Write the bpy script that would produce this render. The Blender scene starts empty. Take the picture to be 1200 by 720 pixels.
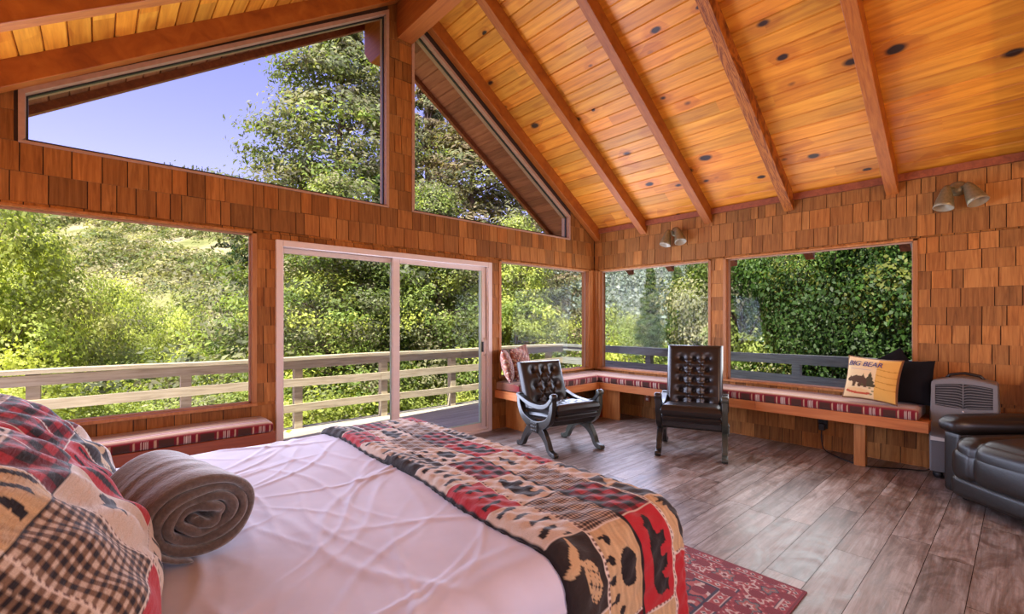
import bpy, math, random
import numpy as np
from mathutils import Vector, Matrix, Euler
random.seed(7)
rng = np.random.default_rng(7)
SC = bpy.context.scene
COL = SC.collection
PI = math.pi
# ------------------------------------------------------------------ helpers
def Rz(a): return Matrix.Rotation(a, 4, 'Z')
def Tm(x, y, z): return Matrix.Translation((x, y, z))

class MB:
    """collects shapes for ONE mesh object"""
    def __init__(s):
        s.v = []; s.f = []; s.c = []; s.m = []; s.sm = []; s.n = 0
    def add(s, verts, faces, col=(1, 1, 1), mi=0, smooth=False, M=None):
        V = np.asarray(verts, float).reshape(-1, 3)
        if M is not None:
            A = np.array(M); V = V @ A[:3, :3].T + A[:3, 3]
        C = np.asarray(col, float)
        if C.ndim == 1: C = np.tile(C[:3], (len(V), 1))
        s.v.append(V); s.c.append(C[:, :3])
        n = s.n
        s.f.extend([tuple(i + n for i in f) for f in faces])
        s.m.extend([mi] * len(faces)); s.sm.extend([smooth] * len(faces))
        s.n += len(V)
        return s
    def box(s, lo, hi, col=(1, 1, 1), mi=0, M=None):
        x0, y0, z0 = lo; x1, y1, z1 = hi
        V = [(x0,y0,z0),(x1,y0,z0),(x1,y1,z0),(x0,y1,z0),(x0,y0,z1),(x1,y0,z1),(x1,y1,z1),(x0,y1,z1)]
        F = [(0,3,2,1),(4,5,6,7),(0,1,5,4),(1,2,6,5),(2,3,7,6),(3,0,4,7)]
        return s.add(V, F, col, mi, False, M)
    def prism(s, poly, axis, a, b, col=(1, 1, 1), mi=0, M=None, smooth=False):
        """poly: 2D outline in the two other axes, pushed from a to b along axis"""
        n = len(poly)
        def p3(q, t):
            if axis == 'y': return (q[0], t, q[1])
            if axis == 'x': return (t, q[0], q[1])
            return (q[0], q[1], t)
        V = [p3(q, a) for q in poly] + [p3(q, b) for q in poly]
        F = [tuple(range(n)), tuple(range(2*n-1, n-1, -1))]
        area = sum(poly[i][0]*poly[(i+1) % n][1] - poly[(i+1) % n][0]*poly[i][1] for i in range(n))
        flip = (area > 0)
        if axis == 'y': flip = not flip
        if b < a: flip = not flip
        S = [(i, (i+1) % n, n+(i+1) % n, n+i) for i in range(n)]
        if flip: F = [tuple(reversed(f)) for f in F]
        else: S = [tuple(reversed(f)) for f in S]
        s.add(V, F + S, col, mi, False, M)
        if smooth:
            for k in range(len(S)): s.sm[-1-k] = True
        return s
    def tube(s, pts, r, n=8, col=(1, 1, 1), mi=0, M=None, cap=True, flat=1.0):
        P = [Vector(p) for p in pts]; k = len(P)
        R = [r]*k if not hasattr(r, '__len__') else list(r)
        V = []; up = None
        for i in range(k):
            t = (P[min(i+1, k-1)] - P[max(i-1, 0)]).normalized()
            if up is None:
                up = Vector((0, 0, 1)) if abs(t.z) < .9 else Vector((1, 0, 0))
            u = (up - t*up.dot(t)).normalized(); w = t.cross(u); up = u
            for j in range(n):
                a = 2*PI*j/n
                V.append(P[i] + u*(math.cos(a)*R[i]) + w*(math.sin(a)*R[i]*flat))
        F = [(i*n+j, i*n+(j+1) % n, (i+1)*n+(j+1) % n, (i+1)*n+j) for i in range(k-1) for j in range(n)]
        if cap: F += [tuple(range(n-1, -1, -1)), tuple((k-1)*n+j for j in range(n))]
        return s.add([tuple(v) for v in V], F, col, mi, True, M)
    def lathe(s, prof, n=24, col=(1, 1, 1), mi=0, M=None):
        V = []; k = len(prof)
        for (r, z) in prof:
            for j in range(n):
                a = 2*PI*j/n; V.append((r*math.cos(a), r*math.sin(a), z))
        F = [(i*n+j, i*n+(j+1) % n, (i+1)*n+(j+1) % n, (i+1)*n+j) for i in range(k-1) for j in range(n)]
        return s.add(V, F, col, mi, True, M)
    def grid(s, P, col=(1, 1, 1), mi=0, M=None, wrapu=False, wrapv=False, flip=False, smooth=True):
        P = np.asarray(P, float); nu, nv = P.shape[:2]
        C = np.asarray(col, float)
        if C.ndim == 3: C = C.reshape(-1, C.shape[-1])
        F = []
        for i in range(nu if wrapu else nu-1):
            i2 = (i+1) % nu
            for j in range(nv if wrapv else nv-1):
                j2 = (j+1) % nv
                q = (i*nv+j, i2*nv+j, i2*nv+j2, i*nv+j2)
                F.append(q[::-1] if flip else q)
        return s.add(P.reshape(-1, 3), F, C, mi, smooth, M)
    def build(s, name, mats, parent=None, bevel=0, seg=2, world=False, sub=0):
        me = bpy.data.meshes.new(name)
        V = np.concatenate(s.v) if s.v else np.zeros((0, 3))
        if world and parent is not None:
            A = np.array(wm(parent).inverted()); V = V @ A[:3, :3].T + A[:3, 3]
        me.from_pydata(V.tolist(), [], s.f)
        at = me.color_attributes.new('Col', 'FLOAT_COLOR', 'POINT')
        C = np.ones((len(V), 4), np.float32); C[:, :3] = np.concatenate(s.c)
        at.data.foreach_set('color', C.ravel())
        if not isinstance(mats, (list, tuple)): mats = [mats]
        for m in mats: me.materials.append(m)
        me.polygons.foreach_set('material_index', np.array(s.m, np.int32))
        me.polygons.foreach_set('use_smooth', np.array(s.sm, bool))
        me.update()
        o = bpy.data.objects.new(name, me); COL.objects.link(o)
        if parent is not None: o.parent = parent
        if bevel:
            b = o.modifiers.new('bevel', 'BEVEL'); b.width = bevel; b.segments = seg; b.limit_method = 'ANGLE'; b.angle_limit = math.radians(40)
        if sub:
            b = o.modifiers.new('sub', 'SUBSURF'); b.levels = sub; b.render_levels = sub
        return o

def wm(o):
    M = Matrix.LocRotScale(o.location, o.rotation_euler, o.scale)
    return (wm(o.parent) @ M) if o.parent else M
def tag(o, label, cat, group=None, kind=None):
    o['label'] = label; o['category'] = cat
    if group: o['group'] = group
    if kind: o['kind'] = kind
    return o
def thing(name, label, cat, loc=(0, 0, 0), rz=0, group=None):
    o = bpy.data.objects.new(name, None); COL.objects.link(o)
    o.empty_display_size = .1
    o.location = loc; o.rotation_euler = (0, 0, rz)
    return tag(o, label, cat, group)
def struct(o, label=None, cat=None):
    o['kind'] = 'structure'
    if label: o['label'] = label
    if cat: o['category'] = cat
    return o
def copy_tree(o, parent=None):
    c = o.copy(); COL.objects.link(c)
    if parent is not None: c.parent = parent
    for ch in list(o.children): copy_tree(ch, c)
    return c

# ------------------------------------------------------------------ camera maths (eye and view direction of the photograph)
FPX = 540.0; HZ = 375.86; TH = math.radians(48.005)
EYE = np.array([-5.4876, -4.2684, 1.31])
FW = np.array([math.cos(TH), math.sin(TH)]); RT = np.array([math.sin(TH), -math.cos(TH)])
def at_depth(px, D):
    """ground position seen in column px at distance D along the view"""
    q = EYE[:2] + D*(FW + (px-600)/FPX*RT); return q[0], q[1]
def z_at(py, D): return EYE[2] + (HZ-py)/FPX*D

# ------------------------------------------------------------------ materials
def new_mat(name):
    m = bpy.data.materials.new(name); m.use_nodes = True
    nt = m.node_tree
    for n in list(nt.nodes): nt.nodes.remove(n)
    out = nt.nodes.new('ShaderNodeOutputMaterial')
    b = nt.nodes.new('ShaderNodeBsdfPrincipled'); nt.links.new(b.outputs[0], out.inputs[0])
    return m, nt, b, out
def N(nt, t, **kw):
    n = nt.nodes.new(t)
    for k, v in kw.items(): setattr(n, k, v)
    return n
def ramp(nt, stops, fac=None, interp='LINEAR'):
    r = N(nt, 'ShaderNodeValToRGB'); e = r.color_ramp; e.interpolation = interp
    while len(e.elements) < len(stops): e.elements.new(.5)
    for i, (p, c) in enumerate(stops):
        e.elements[i].position = p; e.elements[i].color = (*c[:3], 1)
    if fac is not None: nt.links.new(fac, r.inputs[0])
    return r
def mixc(nt, mode, fac, a, b):
    n = N(nt, 'ShaderNodeMix', data_type='RGBA', blend_type=mode)
    for sock, v in ((n.inputs[0], fac), (n.inputs[6], a), (n.inputs[7], b)):
        if isinstance(v, (int, float)): sock.default_value = v
        elif isinstance(v, (tuple, list)): sock.default_value = (*v[:3], 1)
        else: nt.links.new(v, sock)
    return n.outputs[2]
def mth(nt, op, a, b=None, clamp=False):
    n = N(nt, 'ShaderNodeMath', operation=op, use_clamp=clamp)
    for s, v in zip(n.inputs, (a, b)):
        if v is None: continue
        if isinstance(v, (int, float)): s.default_value = v
        else: nt.links.new(v, s)
    return n.outputs[0]
def attr(nt, name='Col'): return N(nt, 'ShaderNodeAttribute', attribute_name=name)
def coords(nt, scale=(1, 1, 1), rnd=None, rot=(0, 0, 0)):
    tc = N(nt, 'ShaderNodeTexCoord'); mp = N(nt, 'ShaderNodeMapping')
    mp.inputs['Scale'].default_value = scale; mp.inputs['Rotation'].default_value = rot
    src = tc.outputs['Object']
    if rnd is not None:
        va = N(nt, 'ShaderNodeVectorMath', operation='MULTIPLY_ADD')
        nt.links.new(rnd, va.inputs[0]); va.inputs[1].default_value = (23, 17, 31); nt.links.new(src, va.inputs[2])
        src = va.outputs[0]
    nt.links.new(src, mp.inputs[0])
    return mp.outputs[0]
def noise(nt, vec, scale=1, detail=4, rough=.55, dist=0):
    n = N(nt, 'ShaderNodeTexNoise'); n.inputs['Scale'].default_value = scale; n.inputs['Detail'].default_value = detail
    n.inputs['Roughness'].default_value = rough; n.inputs['Distortion'].default_value = dist
    if vec is not None: nt.links.new(vec, n.inputs['Vector'])
    return n
def bump(nt, b, h, strength=.3, dist=.01):
    n = N(nt, 'ShaderNodeBump'); n.inputs['Strength'].default_value = strength; n.inputs['Distance'].default_value = dist
    nt.links.new(h, n.inputs['Height']); nt.links.new(n.outputs[0], b.inputs['Normal'])

def wood(name, stops, stretch, rough=.5, var=.5, hue=None, knots=None, bmp=.25, spec=.4, rings=0):
    """stops: ramp colours of the grain; stretch: noise scale per axis (small along the grain); Col attribute = random per board"""
    m, nt, b, out = new_mat(name)
    a = attr(nt); v = coords(nt, stretch, a.outputs['Vector'])
    n1 = noise(nt, v, 1, 5, .6, .6)
    r = ramp(nt, stops, n1.outputs['Fac'])
    sep = N(nt, 'ShaderNodeSeparateColor'); nt.links.new(a.outputs['Color'], sep.inputs[0])
    col = r.outputs[0]
    if rings:
        w = N(nt, 'ShaderNodeTexWave', wave_type='RINGS', rings_direction='Y'); w.inputs['Scale'].default_value = rings; w.inputs['Distortion'].default_value = 6
        w.inputs['Detail'].default_value = 2; nt.links.new(v, w.inputs['Vector'])
        rr = ramp(nt, [(0, (.55, .5, .45)), (.45, (1, 1, 1))], w.outputs['Fac'])
        col = mixc(nt, 'MULTIPLY', .8, col, rr.outputs[0])
    val = mth(nt, 'MULTIPLY_ADD', sep.outputs[0], var); nt.nodes[-1].inputs[2].default_value = 1-var*.55
    br = N(nt, 'ShaderNodeCombineColor')
    for i in range(3): nt.links.new(val, br.inputs[i])
    col = mixc(nt, 'MULTIPLY', 1.0, col, br.outputs[0])
    if hue: col = mixc(nt, 'MIX', mth(nt, 'MULTIPLY', sep.outputs[1], hue[0]), col, mixc(nt, 'MULTIPLY', 1.0, col, hue[1]))
    if knots:
        ks, kp, kcol = knots
        vk = coords(nt, ks, None)
        nd = noise(nt, coords(nt, (9, 9, 9)), 1, 2)
        vv = N(nt, 'ShaderNodeVectorMath', operation='MULTIPLY_ADD'); nt.links.new(nd.outputs['Color'], vv.inputs[0]); vv.inputs[1].default_value = (.12, .12, 0); nt.links.new(vk, vv.inputs[2])
        vo = N(nt, 'ShaderNodeTexVoronoi'); vo.inputs['Scale'].default_value = 1; nt.links.new(vv.outputs[0], vo.inputs['Vector'])
        sk = N(nt, 'ShaderNodeSeparateColor'); nt.links.new(vo.outputs['Color'], sk.inputs[0])
        size = mth(nt, 'MULTIPLY_ADD', sk.outputs[1], .16); nt.nodes[-1].inputs[2].default_value = .10
        d = mth(nt, 'DIVIDE', vo.outputs['Distance'], size)
        on = mth(nt, 'LESS_THAN', sk.outputs[0], kp)
        core = mth(nt, 'MULTIPLY', mth(nt, 'MULTIPLY', mth(nt, 'SUBTRACT', 1.15, d, True), 2.2, True), on)
        halo = mth(nt, 'MULTIPLY', mth(nt, 'MULTIPLY', mth(nt, 'SUBTRACT', 3.0, d, True), .42), on)
        col = mixc(nt, 'MIX', halo, col, mixc(nt, 'MULTIPLY', 1.0, col, (.62, .34, .16)))
        col = mixc(nt, 'MIX', core, col, kcol)
    nt.links.new(col, b.inputs['Base Color'])
    b.inputs['Roughness'].default_value = rough; b.inputs['Specular IOR Level'].default_value = spec
    if bmp: bump(nt, b, n1.outputs['Fac'], bmp, .004)
    return m

def plain(name, col, rough=.5, metal=0, var=.12, scale=30, spec=.5, bmp=0, usecol=False, coat=0, sheen=0):
    m, nt, b, out = new_mat(name)
    v = coords(nt, (scale, scale, scale)); n = noise(nt, v, 1, 4)
    r = ramp(nt, [(.25, tuple(c*(1-var) for c in col)), (.75, tuple(min(1, c*(1+var)) for c in col))], n.outputs['Fac'])
    c = r.outputs[0]
    if usecol: c = mixc(nt, 'MULTIPLY', 1.0, c, attr(nt).outputs['Color'])
    nt.links.new(c, b.inputs['Base Color'])
    b.inputs['Roughness'].default_value = rough; b.inputs['Metallic'].default_value = metal; b.inputs['Specular IOR Level'].default_value = spec
    b.inputs['Coat Weight'].default_value = coat; b.inputs['Coat Roughness'].default_value = .2
    b.inputs['Sheen Weight'].default_value = sheen
    if bmp: bump(nt, b, n.outputs['Fac'], bmp, .004)
    return m

def fabric(name, rough=.9, weave=700, bmp=.3, quilt=None, tint=(1, 1, 1), crumple=0):
    """cloth coloured by the Col attribute (dye pattern)"""
    m, nt, b, out = new_mat(name)
    a = attr(nt); v = coords(nt, (weave, weave, weave)); n = noise(nt, v, 1, 2)
    r = ramp(nt, [(.3, (.8, .8, .8)), (.7, (1, 1, 1))], n.outputs['Fac'])
    c = mixc(nt, 'MULTIPLY', 1.0, mixc(nt, 'MULTIPLY', 1.0, a.outputs['Color'], tint), r.outputs[0])
    nt.links.new(c, b.inputs['Base Color']); b.inputs['Roughness'].default_value = rough
    b.inputs['Specular IOR Level'].default_value = .15; b.inputs['Sheen Weight'].default_value = .15
    h = n.outputs['Fac']
    if quilt:
        vq = coords(nt, quilt); w = noise(nt, vq, 1, 3, .5, .3); h = w.outputs['Fac']
    if bmp: bump(nt, b, h, bmp, .006)
    return m

M = {}
CED = [(.15, (.12, .042, .010)), (.42, (.275, .112, .027)), (.62, (.37, .162, .042)), (.85, (.47, .235, .070))]
M['shingle'] = wood('cedar shingle', CED, (55, 55, 2.2), .62, .62, (.9, (.95, .80, .62)), None, .5, .25)
M['backing'] = plain('dark wall felt', (.05, .022, .012), .9)
CEIL = [(.2, (.40, .125, .012)), (.5, (.64, .255, .022)), (.8, (.80, .38, .045))]
M['ceil'] = wood('pine ceiling board', CEIL, (26, 1.6, 26), .42, .38, (.8, (1, .80, .62)), ((7.6, 3.6, 0), .45, (.030, .009, .004)), .15, .4)
M['beam'] = wood('red stained beam', [(.2, (.21, .045, .007)), (.5, (.33, .085, .012)), (.8, (.44, .13, .02))], (40, 2, 40), .5, .3, None, None, .2, .35)
M['beamx'] = wood('red stained rafter', [(.2, (.22, .050, .007)), (.5, (.36, .098, .012)), (.8, (.48, .155, .022))], (7, 60, 7), .5, .3, None, None, .2, .35)
M['beamgrain'] = wood('rafter with bold grain', [(.33, (.16, .035, .006)), (.40, (.42, .125, .016)), (.45, (.14, .03, .006)), (.50, (.46, .145, .02)), (.55, (.15, .033, .006)), (.60, (.45, .14, .02)), (.66, (.17, .04, .007))], (1.5, 22, 1.5), .55, .3, None, None, .35, .3)
M['trim'] = wood('window trim wood', [(.2, (.26, .09, .022)), (.5, (.40, .16, .042)), (.8, (.52, .25, .08))], (30, 30, 2.5), .5, .4)
M['trimdark'] = wood('dark red trim', [(.2, (.13, .03, .012)), (.5, (.22, .055, .02)), (.8, (.3, .085, .03))], (24, 24, 24), .5, .3)
M['pinktrim'] = plain('pale window bead', (.42, .25, .17), .5)
M['benchx'] = wood('bench board x', [(.2, (.36, .10, .028)), (.5, (.50, .16, .042)), (.8, (.60, .23, .07))], (2, 30, 30), .42, .3)
M['beamlong'] = wood('red front board', [(.2, (.17, .034, .010)), (.5, (.26, .058, .016)), (.8, (.34, .085, .024))], (2, 30, 30), .5, .3)
M['bench'] = wood('bench board', [(.2, (.36, .10, .028)), (.5, (.52, .17, .045)), (.8, (.60, .23, .07))], (30, 2, 30), .42, .3)
M['vinyl'] = plain('white vinyl door frame', (.70, .60, .56), .4, var=.03)
M['vinylg'] = plain('sash with green light painted in', (.42, .60, .52), .4, var=.03)  # white sash with the greenish light on it painted into the colour
M['dark'] = plain('dark gasket', (.012, .013, .015), .5)
def glass_mat():
    m, nt, b, out = new_mat('window glass'); nt.nodes.remove(b)
    tr = N(nt, 'ShaderNodeBsdfTransparent'); tr.inputs[0].default_value = (.95, .97, .96, 1)
    gl = N(nt, 'ShaderNodeBsdfGlossy'); gl.inputs['Roughness'].default_value = .02; gl.inputs[0].default_value = (.9, .95, 1, 1)
    fr = N(nt, 'ShaderNodeFresnel'); fr.inputs[0].default_value = 1.10
    mx = N(nt, 'ShaderNodeMixShader'); nt.links.new(fr.outputs[0], mx.inputs[0]); nt.links.new(tr.outputs[0], mx.inputs[1]); nt.links.new(gl.outputs[0], mx.inputs[2])
    nt.links.new(mx.outputs[0], out.inputs[0]); return m
M['glass'] = glass_mat()
def floor_mat():
    m, nt, b, out = new_mat('weathered vinyl plank')
    a = attr(nt); v = coords(nt, (1.3, 13, 1), a.outputs['Vector']); n1 = noise(nt, v, 1, 7, .66, .9)
    v2 = coords(nt, (3.2, 5.5, 1), a.outputs['Vector']); n2 = noise(nt, v2, 1, 5, .7, 1.6)
    v3 = coords(nt, (3, 90, 1), a.outputs['Vector']); n3 = noise(nt, v3, 1, 4, .6)
    r = ramp(nt, [(.28, (.10, .064, .048)), (.44, (.23, .170, .140)), (.57, (.335, .285, .258)), (.74, (.45, .415, .395))], n1.outputs['Fac'])
    r2 = ramp(nt, [(.36, (.46, .35, .28)), (.54, (1, 1, 1))], n2.outputs['Fac'])
    r3 = ramp(nt, [(.3, (.72, .68, .64)), (.6, (1.05, 1.05, 1.05))], n3.outputs['Fac'])
    c = mixc(nt, 'MULTIPLY', .85, r.outputs[0], r2.outputs[0]); c = mixc(nt, 'MULTIPLY', .8, c, r3.outputs[0])
    sep = N(nt, 'ShaderNodeSeparateColor'); nt.links.new(a.outputs['Color'], sep.inputs[0])
    val = mth(nt, 'MULTIPLY_ADD', sep.outputs[0], .5); nt.nodes[-1].inputs[2].default_value = .70
    br = N(nt, 'ShaderNodeCombineColor')
    for i in range(3): nt.links.new(val, br.inputs[i])
    c = mixc(nt, 'MULTIPLY', 1.0, c, br.outputs[0])
    nt.links.new(c, b.inputs['Base Color'])
    rr = ramp(nt, [(.3, (.30, .30, .30)), (.7, (.5, .5, .5))], n2.outputs['Fac']); nt.links.new(rr.outputs[0], b.inputs['Roughness'])
    b.inputs['Specular IOR Level'].default_value = .5
    bump(nt, b, n3.outputs['Fac'], .15, .003)
    return m
M['floor'] = floor_mat()
M['seam'] = plain('floor underlay', (.03, .02, .018), .9)

# ------------------------------------------------------------------ room shell
XR, XL = -3.15, -6.30           # ridge line, left wall
YB = -7.2                       # wall behind the camera
def zc(x): return 2.65 + .667*(-x) if x > XR else 2.65 + .667*(-XR) - .667*(XR-x)
ZR = zc(XR)
HEAD = 2.05; SILL = .60
COURSES = [-.01+.0*i for i in range(0)]
levels = [0.0]
zz = 2.07
down = [2.07 - .16*i for i in range(0, 14) if 2.07-.16*i > 0.02]
COURSES = sorted(down + [0.0] + [2.26, 2.45, 2.645, 2.83, 3.02, 3.21, 3.40, 3.59, 3.78, 3.97, 4.16, 4.35, 4.54, 4.73])

def shingle_run(mb, put, u0, u1, z0, z1, top=None):
    """one course between u0 and u1; put(u, n, z) -> world point; n = distance out of the wall"""
    u = u0 - random.random()*.05
    while u < u1 - .004:
        w = random.choice([.075, .10, .12, .14, .17, .20]) * random.uniform(.9, 1.15)
        a, b2 = max(u, u0), min(u+w-.006, u1)
        if u1-(u+w) < .03: b2 = u1; w = u1-u
        u += w
        if b2-a < .012: continue
        jit = random.uniform(-.004, .003)
        t = random.uniform(.010, .016)
        za, zb = z1, z1
        if top: za = min(z1, top(a)); zb = min(z1, top(b2))
        if za < z0+.01 and zb < z0+.01: continue
        za = max(za, z0+.002); zb = max(zb, z0+.002)
        zb0 = z0+jit
        V = [put(a, t, zb0), put(b2, t, zb0), put(b2, .004, zb), put(a, .004, za), put(a, -.004, zb0), put(b2, -.004, zb0), put(b2, -.004, zb), put(a, -.004, za)]
        F = [(0, 1, 2, 3), (4, 5, 1, 0), (5, 6, 2, 1), (7, 4, 0, 3)]
        r = random.random()
        c = (r, random.random(), random.random())
        mb.add(V, F, c)

def shingle_wall(mb, put, u0, u1, openings, zmin=0, zmax=9, top=None):
    """openings: list of (ua, ub, za, zb)"""
    zs = [z for z in COURSES if z < zmax]
    zs.append(min(zmax, zs[-1]+.19))
    for z0, z1 in zip(zs[:-1], zs[1:]):
        if z1 <= zmin: continue
        # split the course in height where an opening starts or ends inside it
        cuts = sorted({z0, z1} | {q for o in openings for q in (o[2], o[3]) if z0+.012 < q < z1-.012})
        for c0, c1 in zip(cuts[:-1], cuts[1:]):
            zm = (c0+c1)/2
            iv = [(u0, u1)]
            for (a, b2, za, zb) in openings:
                if za < zm < zb:
                    niv = []
                    for (p, q) in iv:
                        if a > p: niv.append((p, min(q, a)))
                        if b2 < q: niv.append((max(p, b2), q))
                    iv = [(p, q) for p, q in niv if q-p > .01]
            for (p, q) in iv: shingle_run(mb, put, p, q, c0, c1, top)

def core_boxes(mb, axis, lo, hi, u0, u1, z0, z1, openings):
    us = sorted({u0, u1} | {q for o in openings for q in o[:2]}); zs = sorted({z0, z1} | {q for o in openings for q in o[2:]})
    us = [u for u in us if u0 <= u <= u1]; zs = [z for z in zs if z0 <= z <= z1]
    for a, b2 in zip(us[:-1], us[1:]):
        run = None
        for c, d in zip(zs[:-1], zs[1:]):
            um, zm = (a+b2)/2, (c+d)/2
            if any(o[0] < um < o[1] and o[2] < zm < o[3] for o in openings): continue
            if axis == 'y': mb.box((a, lo, c), (b2, hi, d))
            else: mb.box((lo, a, c), (hi, b2, d))

WA = [(-6.24, -4.50, SILL, HEAD), (-4.36, -1.99, 0, 2.0), (-1.855, -.10, SILL, HEAD)]
GL = [(-5.855, 2.45), (-3.315, 2.45), (-3.315, 4.425), (-5.855, 2.775)]
GR = [(-3.046, 2.45), (-.55, 2.45), (-.55, 2.775), (-3.046, 4.44)]
mb = MB()
core_boxes(mb, 'y', .012, .14, XL-.14, .14, -.12, 2.45, WA)
def gable_piece(pts): mb.prism(pts, 'y', .012, .14)
gable_piece([(XL-.14, 2.45), (-5.855, 2.45), (-5.855, zc(-5.855)), (XL-.14, 2.56)])
gable_piece([(-3.315, 2.45), (-3.046, 2.45), (-3.046, zc(-3.046)), (XR, ZR), (-3.315, zc(-3.315))])
gable_piece([(-.55, 2.45), (.14, 2.45), (.14, 2.557), (-.55, zc(-.55))])
gable_piece([(-5.855, 2.775), (-3.315, 4.425), (-3.315, zc(-3.315)), (-5.855, zc(-5.855))])
gable_piece([(-3.046, 4.44), (-.55, 2.775), (-.55, zc(-.55)), (-3.046, zc(-3.046))])
putA = lambda u, n, z: (u, .012-n, z)
GRB = [(-5.88, -3.315, 2.45, 9), (-3.05, -.525, 2.45, 9)]
mb2 = MB()
shingle_wall(mb2, putA, XL, -.005, WA + GRB, 0, 5, lambda x: zc(x)-.12)
wall_a = mb.build('wall_back', [M['backing']])
struct(wall_a, 'gable wall of cedar shingles with big picture windows and glass door', 'wall')
mb2.build('shingles', M['shingle'], wall_a)

WB = [(-1.75, -.07, SILL, HEAD), (-3.63, -1.895, SILL, HEAD)]
mb = MB(); core_boxes(mb, 'x', .012, .14, YB, .012, -.12, 2.66, WB)
putB = lambda u, n, z: (.012-n, u, z)
mb2 = MB(); shingle_wall(mb2, putB, -5.2, -.005, WB, 0, 2.62)
wall_b = struct(mb.build('wall_right', M['backing']), 'long cedar shingle wall with two picture windows above a bench', 'wall')
# faces of the shingles here must look towards -x
for i in range(len(mb2.f)): mb2.f[i] = tuple(reversed(mb2.f[i]))
mb2.build('shingles', M['shingle'], wall_b)
mb = MB(); mb.box((-.03, YB, 2.585), (.012, -.10, 2.65)); struct(mb.build('trim_1', M['trimdark']), 'dark red board along the top of the right wall', 'trim')

# walls behind and beside the camera (plain boards, an added opening for fill light in each)
def board_wall(name, axis, lo, hi, u0, u1, opens, top=None):
    mb = MB()
    core_boxes(mb, axis, lo, hi, u0, u1, -.12, 2.5, opens)
    if top:
        mb.prism([(u0, 2.5), (u1, 2.5), (u1, 2.55), (XR, ZR), (u0, 2.55)], 'y', lo, hi)
    return struct(mb.build(name, M['trim']))
board_wall('wall_left', 'x', XL-.14, XL, YB, .012, [(-6.6, -4.2, .9, 2.1)])
board_wall('wall_front', 'y', YB-.14, YB, XL-.14, .14, [(-5.2, -1.2, .5, 2.2)], True)

# floor planks
mb = MB(); mb.box((XL-.14, YB-.14, -.12), (.14, .14, -.003), mi=1)
w = .183; y = YB
while y < .012:
    x = XL - random.random()*1.2
    while x < 0:
        L = 1.22
        a, b2 = max(x, XL), min(x+L-.003, .012); y1 = min(y+w-.0028, .012)
        if b2-a > .01:
            mb.add([(a, y, 0), (b2, y, 0), (b2, y1, 0), (a, y1, 0)], [(0, 1, 2, 3)], (random.random(), random.random(), random.random()))
        x += L
    y += w
struct(mb.build('floor', [M['floor'], M['seam']]), 'grey brown weathered wood plank floor', 'floor')

# ceiling boards: two slopes, boards run along the ridge
def slope(name, sgn, xa, xb, y0, y1, mats):
    """boards from xa (ridge) to xb (eave)"""
    mb = MB()
    n = int(abs(xb-xa)/.112); dx = (xb-xa)/n
    for i in range(n):
        x0, x1 = xa+dx*i, xa+dx*(i+1)
        g = .006*(1 if dx > 0 else -1)
        ya = y0 - random.random()*2
        while ya < y1:
            L = random.choice([2.2, 2.6, 3.1, 3.6])
            p, q = max(ya, y0), min(ya+L, y1); ya += L
            if q-p < .02: continue
            c = (random.random(), random.random(), random.random())
            pts = [(x0+g*.2, .014), (x0+g, 0), (x1-g, 0), (x1-g*.2, .014), (x1-g*.4, .03), (x0+g*.4, .03)]
            poly = [(px, zc2(px)+dz) for px, dz in pts]
            mb.prism(poly, 'y', p, q, c)
    return mb
def zc2(x): return zc(x)
OV = .80
mb = slope('c', 1, XR, .012, YB, 0, None)
c1 = struct(mb.build('ceiling_right', M['ceil']), 'right slope of knotty orange pine board ceiling', 'ceiling')
mb = slope('c', -1, XR, XL, YB, 0, None)
c2 = struct(mb.build('ceiling_left', M['ceil']), 'left slope of knotty orange pine board ceiling', 'ceiling')
# roof deck above and boarded overhang outside
M['roof'] = plain('roof shingles', (.10, .08, .07), .9)
M['soffit'] = wood('weathered soffit board', [(.2, (.20, .065, .03)), (.5, (.34, .12, .055)), (.8, (.44, .18, .09))], (24, 2, 24), .7, .5)
mb = MB()
def roofpoly(lo, hi): return [(XR, ZR+lo), (.78, zc(.78)+lo), (.78, zc(.78)+hi), (XR, ZR+hi), (XL-.6, zc(XL-.6)+hi), (XL-.6, zc(XL-.6)+lo)]
mb.prism(roofpoly(.035, .16), 'y', YB-.4, OV)
roof = struct(mb.build('roof', M['roof']), 'gable roof over the room', 'roof')
mb = slope('s', 1, XR, .78, .01, OV-.03, None)
for arr in (slope('s', -1, XR, XL-.6, .01, OV-.03, None),):
    n0 = mb.n
    mb.v += arr.v; mb.c += arr.c; mb.f += [tuple(i+n0 for i in f) for f in arr.f]; mb.m += arr.m; mb.sm += arr.sm; mb.n += arr.n
mb.build('soffit', M['soffit'], roof)
mb = MB()   # boards under the roof edge beyond the right wall
for i in range(6):
    x0 = .03+i*.125
    mb.prism([(x0, zc(x0)), (x0+.12, zc(x0+.12)), (x0+.12, zc(x0+.12)+.02), (x0, zc(x0)+.02)], 'y', YB, 0, (random.random(),)*3)
mb.build('eave_boards', M['soffit'], roof)
mb = MB()   # barge boards along the gable edge
for (xa, xb) in ((XR, .78), (XL-.6, XR)):
    mb.prism([(xa, zc(xa)-.07), (xb, zc(xb)-.07), (xb, zc(xb)+.17), (xa, zc(xa)+.17)], 'y', OV-.03, OV+.02)
mb.build('barge_board', M['trimdark'], roof)

# ridge beam, runs on outside under the overhang with a slanted end
mb = MB()
mb.prism([(YB, 4.19), (.62, 4.19), (OV-.02, 4.36), (OV-.02, 4.74), (YB, 4.74)], 'x', -3.215, -3.045, (.6, .5, .5))
struct(mb.build('ridge_beam', M['beam'], bevel=.004), 'heavy red stained ridge beam under the roof peak', 'beam')
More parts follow.
